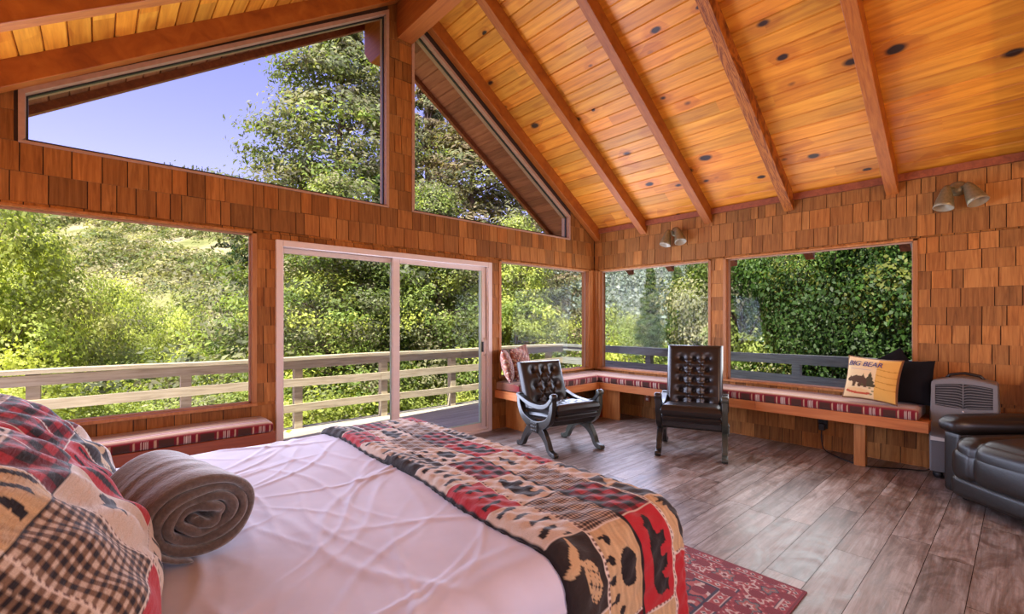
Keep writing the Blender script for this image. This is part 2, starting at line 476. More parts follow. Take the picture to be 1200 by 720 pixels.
# rafters
def rafter(name, y0, y1, side, mat, depth=.17, tail=0, y_end=None):
    mb = MB()
    c = (random.random(), random.random(), random.random())
    if side > 0: xs = (XR+.085, .012)
    else: xs = (XR-.085, XL)
    p = [(xs[0], zc(xs[0])+.005), (xs[1], zc(xs[1])+.005), (xs[1], zc(xs[1])-depth), (xs[0], zc(xs[0])-depth)]
    mb.prism(p, 'y', y0, y1, c)
    return mb.build(name, mat, bevel=.004)
words = {0: 'at the gable wall', 1: 'second from the gable wall', 2: 'third from the gable wall', 3: 'fourth from the gable wall, with bold grain', 4: 'fifth from the gable wall', 5: 'above the camera', 6: 'behind the camera', 7: 'by the rear wall'}
for i, yc in enumerate([-.052, -.825, -1.715, -2.59, -3.45, -4.35, -5.25, -6.15]):
    mt = M['beamgrain'] if i == 3 else M['beamx']
    struct(rafter('rafter', yc-.046, yc+.046, 1, mt), f'red rafter on the right slope, {words[i]}', 'rafter')
    struct(rafter('rafter', yc-.046, yc+.046, -1, M['beamx']), f'red rafter on the left slope, {words[i].replace(", with bold grain", "")}', 'rafter')
# rafter tails outside the right wall
mb = MB()
for yc in [-.15, -.825, -1.715, -2.59, -3.45]:
    p = [(.14, zc(.14)), (.74, zc(.74)), (.74, zc(.74)-.13), (.14, zc(.14)-.15)]
    mb.prism(p, 'y', yc-.045, yc+.045)
mb.build('rafter_tails', M['trimdark'], roof)

# ------------------------------------------------------------------ windows
def win_frame(wname, label, u0, u1, z0, z1, wall, t=.035):
    o = bpy.data.objects.new(wname, None); COL.objects.link(o); struct(o, label, 'window')
    if wall == 'A':
        o.location = ((u0+u1)/2, .05, z0)
        bx = lambda mb, a, b2, c, d, n0, n1, col=(.5, .5, .5): mb.box((a, n0, c), (b2, n1, d), (random.random(), random.random(), random.random()))
    else:
        o.location = (.05, (u0+u1)/2, z0)
        bx = lambda mb, a, b2, c, d, n0, n1, col=(.5, .5, .5): mb.box((n0, a, c), (n1, b2, d), (random.random(), random.random(), random.random()))
    mb = MB()
    bx(mb, u0, u1, z1-t*.55, z1, -.004, .13); bx(mb, u0, u1, z0, z0+t*.7, -.02, .13)
    bx(mb, u0, u0+t, z0, z1, -.004, .13); bx(mb, u1-t, u1, z0, z1, -.004, .13)
    mb.build('frame', M['trim'], o, bevel=.003, world=True)
    mb = MB(); s = t; e = .012
    bx(mb, u0+s, u1-s, z1-t*.55-e, z1-t*.55, .05, .075); bx(mb, u0+s, u1-s, z0+t*.7, z0+t*.7+e, .05, .075)
    bx(mb, u0+s, u0+s+e, z0+t*.7, z1-t*.55, .05, .075); bx(mb, u1-s-e, u1-s, z0+t*.7, z1-t*.55, .05, .075)
    mb.build('bead', M['pinktrim'], o, world=True)
    mb = MB(); bx(mb, u0+s*.6, u1-s*.6, z0+t*.4, z1-t*.3, .078, .084)
    mb.build('pane', M['glass'], o, world=True)
    return o
win_frame('window_1', 'picture window left of the sliding door, above the cushioned ledge', *WA[0], 'A')
win_frame('window_2', 'picture window right of the sliding door, beside the corner', *WA[2], 'A')
win_frame('window_3', 'picture window on right wall beside the corner, behind the tall armchair', *WB[0], 'B')
win_frame('window_4', 'large picture window on right wall above the yellow cushion', *WB[1], 'B')
def gable_window(name, label, P, slope_i):
    o = bpy.data.objects.new(name, None); COL.objects.link(o); struct(o, label, 'window'); o.location = (sum(p[0] for p in P)/4, .05, 2.45)
    C = np.array(P); cen = C.mean(0)
    def inset(d):
        out = []
        n = len(P)
        for i in range(n):
            p0, p1, p2 = C[i-1], C[i], C[(i+1) % n]
            e1 = (p1-p0)/np.linalg.norm(p1-p0); e2 = (p2-p1)/np.linalg.norm(p2-p1)
            n1 = np.array([-e1[1], e1[0]]); n2 = np.array([-e2[1], e2[0]])
            A = np.array([n1, n2]); bb = np.array([n1@p1+d, n2@p1+d]); out.append(np.linalg.solve(A, bb))
        return np.array(out)
    def ring(mb, a, b2, y0, y1, edges):
        A, B = inset(a), inset(b2)
        for i in edges:
            j = (i+1) % 4
            mb.prism([tuple(A[i]), tuple(A[j]), tuple(B[j]), tuple(B[i])], 'y', y0, y1, (random.random(),)*3)
    mb = MB(); ring(mb, -.005, .026, -.008, .13, [1, 2, 3]); ring(mb, -.005, .012, -.004, .13, [0])
    mb.build('frame', M['pinktrim'], o, world=True)
    mb = MB(); ring(mb, .026, .035, .045, .07, range(4)); mb.build('gasket', M['dark'], o, world=True)
    mb = MB(); mb.prism([tuple(q) for q in inset(.02)], 'y', .076, .082); mb.build('pane', M['glass'], o, world=True)
gable_window('window_5', 'tall slanted gable window left of the shingled pillar', GL, 2)
gable_window('window_6', 'slanted gable window right of the shingled pillar', GR, 2)
# corner trim
mb = MB(); mb.box((-.10, -.012, SILL), (-.03, .02, HEAD), (.9, .5, .2)); mb.box((-.03, -.07, SILL), (.02, .02, HEAD), (.2, .4, .9))
struct(mb.build('trim_2', M['trim'], bevel=.004), 'wooden corner post between the two corner windows', 'trim')

# ------------------------------------------------------------------ sliding door
D0, D1, DH = -4.36, -1.99, 2.0
door = bpy.data.objects.new('door_1', None); COL.objects.link(door); struct(door, 'white framed sliding glass door onto the deck', 'door'); door.location = ((D0+D1)/2, .05, 0)
mb = MB()
f = .055
mb.box((D0, -.03, 0), (D0+f, .13, DH)); mb.box((D1-f, -.03, 0), (D1, .13, DH)); mb.box((D0+f, -.03, DH-f), (D1-f, .13, DH)); mb.box((D0+f, -.045, 0), (D1-f, .13, .03))
mb.box((D0+f, -.012, .03), (D1-f, .0, .05)); mb.box((D1-f-.012, -.02, .03), (D1-f, .0, DH-f)); mb.box((D1-f-.03, .035, .03), (D1-f, .05, DH-f))
mb.build('frame', M['vinyl'], door, bevel=.004, world=True)
XM = -3.215
def sash(name, a, b2, y0, y1, st, mat, top=.05, bot=.07):
    mb = MB()
    mb.box((a, y0, .03), (a+st[0], y1, DH-f)); mb.box((b2-st[1], y0, .03), (b2, y1, DH-f))
    mb.box((a+st[0], y0, DH-f-top), (b2-st[1], y1, DH-f)); mb.box((a+st[0], y0, .03), (b2-st[1], y1, .03+bot))
    o = mb.build(name, mat, door, bevel=.004, world=True)
    mb = MB(); ym = (y0+y1)/2
    mb.box((a+st[0]-.01, ym-.003, .03+bot-.01), (b2-st[1]+.01, ym+.003, DH-f-top+.01)); mb.build('pane', M['glass'], o, world=True)
    return o
s1 = sash('fixed_panel', D0+f, XM+.03, .06, .10, (.03, .06), M['vinyl'], .045, .06)
s2 = sash('sliding_panel', XM-.045, D1-f-.012, .005, .045, (.075, .06), M['vinyl'], .05, .075)
# sliding panel's far stile and glazing stops; their greenish light is put into the colour
mb = MB(); xs = D1-f-.012-.06
mb.box((xs-.022, .012, .105), (xs+.0, .04, DH-f-.05)); mb.box((XM+.03, .012, .095), (xs, .04, .112)); mb.box((XM-.052, .05, .05), (XM-.034, .062, DH-f-.04))
mb.build('glazing_stop', M['vinylg'], s2, world=True)
mb = MB(); hx = D1-f-.012-.03
mb.tube([(hx, .0, .90), (hx, -.03, .93), (hx-.005, -.034, 1.0), (hx, -.03, 1.07), (hx, .0, 1.10)], .008, 8)
mb.build('handle', M['vinyl'], s2, world=True)
mb = MB(); mb.box((xs-.004, -.002, .94), (xs+.02, .006, 1.06)); mb.build('latch', M['dark'], s2, world=True)
# ================================================================== FURNITURE
M['leather'] = plain('black brown leather', (.0125, .009, .0075), .30, var=.35, scale=140, spec=.5, bmp=.12, usecol=False)
M['leather2'] = plain('dark espresso leather', (.013, .0095, .0075), .38, var=.3, scale=120, spec=.5, bmp=.15)
M['blackwood'] = plain('dark carved wood', (.016, .0135, .011), .30, var=.35, scale=25, spec=.5)
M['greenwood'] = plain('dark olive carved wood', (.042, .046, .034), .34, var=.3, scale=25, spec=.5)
M['cloth'] = fabric('woven cushion cloth')
M['velvet'] = plain('black plush cloth', (.008, .007, .008), .9, var=.3, scale=200, spec=.1)
M['grey'] = plain('grey plastic', (.150, .143, .138), .45, var=.05, scale=60)
M['grey2'] = plain('dark grey plastic', (.11, .105, .105), .5, var=.05, scale=60)
M['black'] = plain('black plastic', (.012, .011, .011), .5)
M['white'] = plain('pale plastic', (.62, .58, .52), .45, var=.03)
M['bronze'] = plain('antique brass', (.25, .21, .115), .40, .5, var=.25, scale=60)
M['bulbglass'] = plain('frosted lamp rim', (.30, .25, .17), .4, var=.04)

# ---------------------------------------------------------------- benches
bench = thing('window_bench', 'L shaped wooden window bench running under the corner and right wall windows', 'bench', (-.22, -2.0, 0))
mb = MB()
mb.box((-.43, -3.74, .435), (-.012, -.43, .475), (.3, .5, .2)); mb.box((-1.93, -.41, .435), (-.012, -.012, .475), (.6, .2, .7))
mb.build('seat_board', M['bench'], bench, bevel=.004, world=True)
for lo, hi in (((-.455, -3.75, .385), (-.43, -2.42, .478)), ((-.455, -2.418, .385), (-.43, -.43, .478)), ((-1.94, -.435, .385), (-.455, -.41, .478))):
    mb = MB(); mb.box(lo, hi, (random.random(), random.random(), random.random())); mb.build('apron_board', M['benchx'] if hi[0]-lo[0] > .5 else M['bench'], bench, bevel=.003, world=True)
mb = MB(); mb.box((-.43, -3.75, .385), (-.012, -3.725, .478), (.4, .3, .2)); mb.build('apron_board', M['bench'], bench, bevel=.003, world=True)
mb = MB(); mb.box((-1.94, -.41, .385), (-1.915, -.012, .478), (.7, .3, .2)); mb.build('apron_board', M['bench'], bench, bevel=.003, world=True)
mb = MB(); mb.box((-.385, -3.32, .0), (-.30, -3.235, .436), (.3, .6, .1)); mb.build('post', M['trim'], bench, bevel=.004, world=True)
mb = MB(); mb.box((-.40, -.72, .0), (-.375, -.45, .436), (.8, .6, .1)); mb.build('support_panel', M['trim'], bench, bevel=.003, world=True)
mb = MB(); mb.box((-.43, -.445, 0), (-.34, -.375, .436), (.1, .1, .1)); mb.build('post', M['trimdark'], bench, bevel=.003, world=True)
mb = MB(); mb.box((-1.76, -.36, 0), (-1.735, -.012, .436), (.9, .2, .1)); mb.build('support_panel', M['trim'], bench, bevel=.003, world=True)

ledge = thing('window_bench', 'boxed red wooden window ledge under the left picture window behind the bed', 'bench', (-5.35, -.18, 0))
mb = MB(); mb.box((XL+.005, -.345, .405), (-4.455, -.012, .44), (.4, .3, .2)); mb.build('seat_board', M['trimdark'], ledge, bevel=.004, world=True)
mb = MB(); mb.box((XL+.005, -.36, 0), (-4.45, -.335, .442), (.4, .3, .2)); mb.build('front_board', M['beamlong'], ledge, bevel=.004, world=True)
mb = MB(); mb.box((-4.475, -.335, 0), (-4.45, -.012, .442), (.5, .3, .2)); mb.build('end_board', M['beam'], ledge, bevel=.004, world=True)

TAN = np.array((.50, .33, .20)); RED = np.array((.17, .012, .018)); DRK = np.array((.045, .018, .012)); WHT = np.array((.62, .50, .40)); PNK = np.array((.36, .21, .125))
def band_col(t):
    """woven band seen on the front edge of the bench cushions; t along the length"""
    p = np.mod(t, .235)
    c = np.tile(RED, (len(t), 1))
    c[(p > .150)] = DRK*1.6
    for a, b2 in ((.014, .024), (.126, .138)): c[(p > a) & (p < b2)] = TAN
    c[(p > .024) & (p < .052)] = RED*1.15; c[(p > .098) & (p < .126)] = RED*1.15
    for a in (.056, .068, .080, .091): c[(p > a) & (p < a+.006)] = WHT
    return c
def bench_cushion(name, label, x0, length, depth, z0, t, M4):
    """long cushion; local x along the length, local -y is the front"""
    n = int(length/.005)
    xs = np.linspace(0, length, n)
    r = .02
    sec = [(-depth+.01, 0), (-depth, .012), (-depth-.004, t*.35), (-depth-.004, t*.65), (-depth, t-.016), (-depth+.014, t-.002)]
    m_ = 44
    sec += [(-depth+.014+(depth-.02)*(i/m_), t+.006*math.sin(PI*i/m_)) for i in range(1, m_+1)] + [(0, t*.5), (0, 0)]
    ns = len(sec)
    P = np.zeros((n, ns, 3)); C = np.zeros((n, ns, 3))
    fb = band_col(xs)
    for j, (yy, zz) in enumerate(sec):
        P[:, j, 0] = xs; P[:, j, 1] = yy+.003*np.sin(xs*7); P[:, j, 2] = zz+.003*np.sin(xs*5+1)*(zz > .02)
        if j <= 3: C[:, j] = fb
        elif j == 4: C[:, j] = RED*1.3
        else:
            q = (yy+depth)/.12 % 1
            c = np.where(q < .40, .0, np.where(q < .5, 1, np.where(q < .62, 2, np.where(q < .7, 1, 0))))
            C[:, j] = PNK if c == 0 else (RED*1.2+.02 if c == 1 else WHT*.75)
    e = np.clip(np.minimum(xs, length-xs)/.03, 0, 1)**.5
    P[:, :, 2] = t/2+(P[:, :, 2]-t/2)*(.75+.25*e[:, None])
    mb = MB(); mb.grid(P, C, wrapv=True, flip=False)
    mb.add(P[0], [tuple(range(ns-1, -1, -1))][::-1], C[0]); mb.add(P[-1], [tuple(range(ns))], C[-1])
    o = mb.build(name, M['cloth']); o.matrix_world = M4
    return tag(o, label, 'cushion')
bench_cushion('bench_cushion', 'long striped bench cushion with woven red edge on the right wall bench', 0, 3.67, .425, .475, .095, Matrix(((0, 1, 0, -.03), (-1, 0, 0, -.015), (0, 0, 1, .479), (0, 0, 0, 1))))
bench_cushion('bench_cushion', 'short striped bench cushion beside the glass door, under the floral pillows', 0, 1.45, .40, .475, .095, Matrix(((1, 0, 0, -1.925), (0, 1, 0, -.028), (0, 0, 1, .479), (0, 0, 0, 1))))
bench_cushion('bench_cushion', 'striped cushion with woven red edge on the ledge under the left picture window', 0, 1.80, .325, .44, .078, Matrix(((1, 0, 0, -6.27), (0, 1, 0, -.03), (0, 0, 1, .444), (0, 0, 0, 1))))

# ---------------------------------------------------------------- throw cushions
def pillow_mesh(mb, w, h, t, colf, n=48, pinch=.07, M4=None, mi=0, power=2.2, seam=.004, wr=0.0, m=None, colb=None):
    """colf(U, V) -> (..,3) colours, U,V in -1..1"""
    m = m or n
    u = np.linspace(-1, 1, n); v = np.linspace(-1, 1, m); U, V = np.meshgrid(u, v, indexing='ij')
    X = w/2*U*(1-pinch*(1-V**2)); Y = h/2*V*(1-pinch*(1-U**2))
    th = t/2*np.power(np.clip(1-np.abs(U)**power, 0, 1), .55)*np.power(np.clip(1-np.abs(V)**power, 0, 1), .55)
    if wr: th = th+wr*(np.sin(U*9+V*4)*np.sin(V*7-U*3)+.5*np.sin(U*17+V*11))*(th/(t/2))
    C = colf(U, V)
    mb.grid(np.stack([X, Y, th+seam], -1), C, M=M4, mi=mi)
    C2 = colb(U, V) if colb else C
    mb.grid(np.stack([X, Y, -th-seam], -1), C2, M=M4, mi=mi, flip=True)
    # edge seam
    idx = [(i, 0) for i in range(n)]+[(n-1, j) for j in range(1, m)]+[(i, m-1) for i in range(n-2, -1, -1)]+[(0, j) for j in range(m-2, 0, -1)]
    a = np.array([[X[i, j], Y[i, j], seam] for i, j in idx]); b2 = a*np.array([1, 1, -1]); cc = np.array([C[i, j]*.8 for i, j in idx])
    k = len(idx)
    mb.add(np.concatenate([a, b2]), [(i, k+i, k+(i+1) % k, (i+1) % k) for i in range(k)], np.concatenate([cc, cc]), mi, True, M4)
def stand(pos, facing, lean, roll=0):
    """matrix for a cushion standing with its face (local +z) towards facing, leaning back by lean"""
    f = Vector((facing[0], facing[1], 0)).normalized(); up = Vector((0, 0, 1))
    nrm = (f*math.cos(lean)+up*math.sin(lean)).normalized(); yv = (up*math.cos(lean)-f*math.sin(lean)).normalized(); xv = yv.cross(nrm)
    Mx = Matrix((xv, yv, nrm)).transposed().to_4x4(); Mx.translation = Vector(pos)
    return Mx @ Matrix.Rotation(roll, 4, 'Z')
def inpoly(px, py, poly):
    r = np.zeros(px.shape, bool); n = len(poly)
    for i in range(n):
        x0, y0 = poly[i-1]; x1, y1 = poly[i]
        c = ((y0 > py) != (y1 > py))
        with np.errstate(divide='ignore', invalid='ignore'): xi = (x1-x0)*(py-y0)/((y1-y0) if y1 != y0 else 1e-9)+x0
        r ^= c & (px < xi)
    return r
def ell(x, y, cx, cy, rx, ry, a=0):
    ca, sa = math.cos(a), math.sin(a); dx, dy = x-cx, y-cy
    return ((dx*ca+dy*sa)/rx)**2+((-dx*sa+dy*ca)/ry)**2 < 1
BEAR = [(.02,.45),(.04,.58),(.11,.66),(.15,.76),(.20,.70),(.30,.76),(.42,.84),(.58,.80),(.78,.80),(.92,.66),(.97,.45),(.95,.22),(.98,.06),(.84,.04),(.82,.24),(.74,.36),(.70,.05),(.56,.04),(.58,.30),(.46,.34),(.42,.05),(.28,.04),(.30,.34),(.22,.40),(.12,.38)]
BIRD = [(.05,.55),(.18,.62),(.30,.78),(.48,.80),(.56,.66),(.72,.72),(.95,.60),(.80,.52),(.92,.36),(.70,.44),(.62,.22),(.50,.40),(.36,.30),(.30,.46),(.14,.48)]
MOOSE = [(.04,.50),(.05,.66),(.02,.86),(.10,.76),(.14,.95),(.19,.76),(.27,.90),(.28,.72),(.36,.78),(.60,.70),(.86,.72),(.97,.55),(.95,.05),(.87,.05),(.84,.38),(.70,.40),(.66,.05),(.58,.05),(.56,.40),(.42,.36),(.40,.05),(.32,.05),(.30,.42),(.20,.46),(.16,.36),(.09,.40)]
def yellow_cols(U, V):
    c = np.tile(np.array((.72, .40, .09)), U.shape+(1,))
    x = (U+1)/2; y = (V+1)/2
    left = x < .60
    c[left] = (.78, .58, .30)
    for k in (.30, .44, .58, .72): c[(~left) & (np.abs(y-k+.02*np.sin(x*9)) < .007)] = (.42, .20, .03)
    c[(np.abs(y-.70) < .006) & (x > .10) & (x < .50)] = (.45, .36, .34)
    br = np.array((.10, .055, .03))
    def tree(cx, w_, y0, y1):
        s = np.clip((y-y0)/(y1-y0), 0, 1); return (y > y0) & (y < y1) & (np.abs(x-cx) < w_*(1-s)*(.75+.35*np.abs(np.sin(s*14))))
    c[tree(.50, .13, .30, .66)] = (.08, .065, .03); c[tree(.37, .10, .30, .60)] = (.10, .08, .03)
    bx, by = (x-.05)/.42, (y-.26)/.34
    c[inpoly(bx, by, BEAR)] = br
    c[ell(x, y, .30, .16, .24, .055, -.08)] = (.50, .09, .04); c[ell(x, y, .30, .20, .22, .045, -.08)] = (.76, .50, .22)
    for q in ((.52, .27), (.58, .2), (.55, .13)): c[ell(x, y, *q, .025, .02)] = (.25, .22, .10)
    e = np.maximum(np.abs(U), np.abs(V)) > .955
    c[e] = (.20, .085, .03)
    return c
SEAT = .575
def standing_pillow(name, label, cat, pos, facing, lean, w, h, t, cols, mat, roll=0, n=64, pinch=.07, group=None):
    mb = MB(); pillow_mesh(mb, w, h, t, cols, n, pinch)
    Mx = stand(pos, facing, lean, roll)
    o = mb.build(name, mat); o.matrix_world = Mx
    return tag(o, label, cat, group)
def put_on(o, z=SEAT):
    """lower the cushion until its lowest corner touches height z"""
    A = np.array(o.matrix_world); co = np.zeros(len(o.data.vertices)*3, np.float32); o.data.vertices.foreach_get('co', co)
    zmin = (co.reshape(-1, 3) @ A[2, :3]).min()+A[2, 3]
    Mx = o.matrix_world.copy(); Mx.translation.z += z-zmin; o.matrix_world = Mx
yc_ = standing_pillow('throw_pillow', 'yellow throw pillow with a bear, pine trees and blue lettering on the bench', 'pillow', (-.335, -3.36, .78), (-1, .10), .24, .41, .40, .13, yellow_cols, M['cloth'], roll=-.06, n=90)
put_on(yc_)
fc = bpy.data.curves.new('lettering', 'FONT'); fc.body = 'BIG BEAR'; fc.size = .062; fc.extrude = .001; fc.align_x = 'CENTER'; fc.space_character = .95; fc.shear = .2
tmp = bpy.data.objects.new('tmp', fc); COL.objects.link(tmp); dg = bpy.context.evaluated_depsgraph_get()
me = bpy.data.meshes.new_from_object(tmp.evaluated_get(dg)); bpy.data.objects.remove(tmp)
M['navy'] = plain('navy print', (.03, .035, .16), .8)
me.materials.clear(); me.materials.append(M['navy'])
for v_ in me.vertices:
    X_, Y_ = v_.co.x*1.05-.055, v_.co.y+.105
    U_, V_ = X_/.205, Y_/.20
    th_ = .065*max(0, 1-abs(U_)**2.2)**.55*max(0, 1-abs(V_)**2.2)**.55
    v_.co = (X_, Y_, th_+.006+v_.co.z)
lo = bpy.data.objects.new('lettering', me); COL.objects.link(lo); lo.parent = yc_; lo['label'] = 'navy blue lettering'
blk = lambda U, V: np.ones(U.shape+(3,))
p = standing_pillow('throw_pillow', 'black plush throw pillow at the bench end, leaning beside the grey cooler', 'pillow', (-.20, -3.56, .78), (-1, .10), .20, .40, .39, .13, blk, M['velvet'], .02); put_on(p)
p.location.y = -3.565
p = standing_pillow('throw_pillow', 'black plush throw pillow behind the yellow one, only its pointed top corner showing', 'pillow', (-.09, -3.46, .80), (-1, .0), .10, .36, .36, .08, blk, M['velvet'], .55); put_on(p)
def floral(U, V):
    c = np.tile(np.array((.26, .075, .05)), U.shape+(1,))
    def h(k): return np.sin(U*k[0]+V*k[1]+k[2])*np.sin(U*k[3]-V*k[4]+k[5])
    a = h((11, 7, .3, 6, 13, 1)); b2 = h((17, -9, 1.3, 8, 12, 2.2)); d = h((23, 5, .8, -9, 21, .4))
    c[a > .42] = (.46, .28, .17); c[b2 > .5] = (.12, .02, .03); c[(a < -.5)] = (.36, .12, .06); c[d > .72] = (.16, .15, .12); c[(d < -.68)] = (.66, .50, .40)
    return c
p = standing_pillow('throw_pillow', 'red floral throw pillow leaning by the glass door, front of the pair', 'pillow', (-1.90, -.20, .78), (.72, -.68), .26, .42, .40, .13, floral, M['cloth'], -.05, n=80); put_on(p)
p = standing_pillow('throw_pillow', 'red floral throw pillow against the window, right one of the pair', 'pillow', (-1.60, -.12, .78), (.30, -.95), .18, .42, .40, .13, floral, M['cloth'], .12, n=80); put_on(p)

# ---------------------------------------------------------------- carved leather armchairs
def ribbon(pts, ws):
    """outline polygon of a curved strip; pts 2D centre line (smoothed), ws widths"""
    pts = np.array(pts, float); ws = np.array(ws, float); k = len(pts)
    t = np.linspace(0, k-1, (k-1)*6+1)
    def cr(A):
        out = []
        for q in t:
            i = min(int(q), k-2); f_ = q-i
            p0, p1, p2, p3 = A[max(i-1, 0)], A[i], A[i+1], A[min(i+2, k-1)]
            out.append(.5*((2*p1)+(-p0+p2)*f_+(2*p0-5*p1+4*p2-p3)*f_**2+(-p0+3*p1-3*p2+p3)*f_**3))
        return np.array(out)
    P = cr(pts); W = cr(ws)
    T = np.gradient(P, axis=0); T /= np.linalg.norm(T, axis=1, keepdims=True); Nn = np.stack([-T[:, 1], T[:, 0]], 1)
    return P, W, Nn
def ribbon_solid(mb, pts, ws, x0, x1, col=(1, 1, 1), mi=0, M4=None):
    P, W, Nn = ribbon(pts, ws); A = P+Nn*W[:, None]/2; B = P-Nn*W[:, None]/2
    G = np.zeros((len(P), 4, 3))
    for j, (Q, x) in enumerate(((A, x0), (A, x1), (B, x1), (B, x0))):
        G[:, j, 0] = x; G[:, j, 1] = Q[:, 0]; G[:, j, 2] = Q[:, 1]
    mb.grid(G, col, mi, M4, wrapv=True, smooth=False, flip=True)
    n = len(P); mb.add(G[0], [(0, 1, 2, 3)], col, mi, False, M4); mb.add(G[-1], [(3, 2, 1, 0)], col, mi, False, M4)
def tufted(mb, w, h, t, rows, cols, M4, n=72, edge=.055, u_in=.62, v_rng=(-.72, .72), mi=0, dep=.030, crown=.02):
    """buttoned leather cushion, face towards +z"""
    u = np.linspace(-1, 1, n); v = np.linspace(-1, 1, n); U, V = np.meshgrid(u, v, indexing='ij'); X, Y = U*w/2, V*h/2
    d = np.minimum((1-np.abs(U))*w/2, (1-np.abs(V))*h/2)
    rim = np.sqrt(np.clip(1-(1-np.clip(d/edge, 0, 1))**2, 0, 1))
    Z = -t/2*.0+(t/2)*rim+crown*(1-U**2)*(1-V**2)
    bu = np.linspace(-u_in, u_in, cols) if cols > 1 else [0]; bv = np.linspace(v_rng[0], v_rng[1], rows)
    pts = [(a*w/2, b2*h/2) for a in bu for b2 in bv]
    D = np.zeros_like(Z)
    for (a, b2) in pts:
        r2 = (X-a)**2+(Y-b2)**2
        D = np.maximum(D, dep*np.exp(-r2/(2*.020**2))*1.15)
        D = np.maximum(D, dep*.62*np.exp(-r2/(2*.036**2)))
    # diamond folds between neighbouring buttons
    for (a, b2) in pts:
        for (c, e) in pts:
            if (c, e) <= (a, b2): continue
            L = math.hypot(c-a, e-b2)
            if L < 1.25*math.hypot((bu[1]-bu[0])*w/2 if cols > 1 else .1, (bv[1]-bv[0])*h/2 if rows > 1 else .1) and abs(c-a) > 1e-4 and abs(e-b2) > 1e-4:
                tx, ty = (c-a)/L, (e-b2)/L; s = (X-a)*tx+(Y-b2)*ty; q = np.abs(-(X-a)*ty+(Y-b2)*tx)
                D = np.maximum(D, np.where((s > 0) & (s < L), dep*.45*np.exp(-q**2/(2*.008**2)), 0))
    Z = Z-D*rim
    mb.grid(np.stack([X, Y, Z], -1), (1, 1, 1), mi, M4)
    mb.grid(np.stack([X, Y, -(t/2)*rim], -1), (1, 1, 1), mi, M4, flip=True)
def armchair(label, loc, rz, back_h, rows, lean, seat_tuft):
    t = thing('leather_armchair', label, 'armchair', loc, rz, None)
    for s in (-1, 1):
        xo = s*.295; x0, x1 = xo-.026, xo+.026
        mb = MB()
        ribbon_solid(mb, [(-.30, .545), (-.285, .43), (-.20, .315), (0, .255), (.19, .315), (.262, .43), (.275, .575)], [.045, .058, .075, .10, .075, .055, .05], x0, x1)
        mb.lathe([(.0, -.034), (.026, -.034), (.033, -.02), (.033, .02), (.026, .034), (0, .034)], 14, M=Tm(xo, .282, .578) @ Matrix.Rotation(PI/2, 4, 'Y'))
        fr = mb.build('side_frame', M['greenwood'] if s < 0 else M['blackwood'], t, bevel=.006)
        mb = MB(); ribbon_solid(mb, [(-.32, .535), (-.22, .50), (-.08, .462), (.08, .455), (.20, .485), (.285, .562)], [.035, .042, .05, .05, .045, .04], xo-.034, xo+.034)
        mb.build('arm_rest', M['blackwood'], t, bevel=.008)
        for sg, nm in ((1, 'leg'), (-1, 'leg')):
            mb = MB(); ribbon_solid(mb, [(-.03*sg, .255), (.10*sg, .215), (.185*sg, .13), (.235*sg, .045), (.305*sg, .024)], [.10, .085, .06, .05, .046], x0, x1)
            mb.lathe([(0, -.028), (.024, -.028), (.024, .028), (0, .028)], 12, M=Tm(xo, .305*sg, .026) @ Matrix.Rotation(PI/2, 4, 'Y'))
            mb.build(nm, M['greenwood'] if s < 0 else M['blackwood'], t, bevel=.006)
        mb = MB(); e = s*.03
        for i in range(4):
            for j in range(3):
                cx, cz = (i-1.5)*.026, .215+j*.034
                mb.lathe([(0.011, 0), (.009, .006), (0, .009)], 8, M=Tm(xo+s*.034, cx, cz) @ Matrix.Rotation(s*PI/2, 4, 'Y'))
        mb.box((xo+s*.02-.016, -.058, .195), (xo+s*.02+.016, .058, .30))
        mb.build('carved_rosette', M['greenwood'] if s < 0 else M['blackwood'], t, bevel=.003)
    mb = MB()
    mb.box((-.27, .17, .275), (.27, .205, .335)); mb.box((-.27, -.23, .265), (.27, -.195, .325)); mb.tube([(-.27, 0, .235), (.27, 0, .235)], .018, 8)
    mb.build('stretcher', M['blackwood'], t, bevel=.004)
    # seat: padded base and tufted cushion
    tilt = Matrix.Rotation(.09, 4, 'X')
    mb = MB(); tufted(mb, .535, .52, .085, 1, 1, Tm(0, .03, .355) @ tilt, 40, .04, dep=0)
    mb.build('seat_base', M['leather'], t)
    mb = MB(); tufted(mb, .545, .55, .11, *( (4, 4) if seat_tuft else (1, 1)), Tm(0, .045, .425) @ tilt, 72, .05, .66, (-.6, .55), dep=.024 if seat_tuft else 0, crown=.012)
    mb.build('seat_cushion', M['leather'], t)
    L = back_h
    Mx = Tm(0, -.235, .42) @ Matrix.Rotation(PI/2+lean, 4, 'X') @ Tm(0, L/2-.02, 0)
    # face of the back looks forward (+y)
    Mx = Tm(0, -.225, .41) @ Matrix.Rotation(lean, 4, 'X') @ Matrix(((-1, 0, 0, 0), (0, 0, 1, 0), (0, 1, 0, 0), (0, 0, 0, 1))) @ Tm(0, L/2-.02, 0)
    mb = MB(); tufted(mb, .55, L, .12, rows, 3, Mx, 96, .05, .46, (-.80, .52), dep=.046)
    mb.build('backrest', M['leather'], t)
    mb = MB(); mb.box((-.24, -.02, -.075), (.24, L-.06, -.055), M=Tm(0, -.225, .41) @ Matrix.Rotation(lean, 4, 'X') @ Matrix(((-1, 0, 0, 0), (0, 0, 1, 0), (0, 1, 0, 0), (0, 0, 0, 1))))
    mb.build('back_frame', M['blackwood'], t, bevel=.004)
    return t
armchair('low dark leather armchair with carved curved arms, turned sideways near the glass door', (-1.925, -1.05, 0), math.atan2(.17, -.985), .50, 3, .34, True)
armchair('tall black leather armchair with tufted back standing before the window post', (-1.06, -2.05, 0), math.atan2(.92, -.39), .68, 5, .30, False)

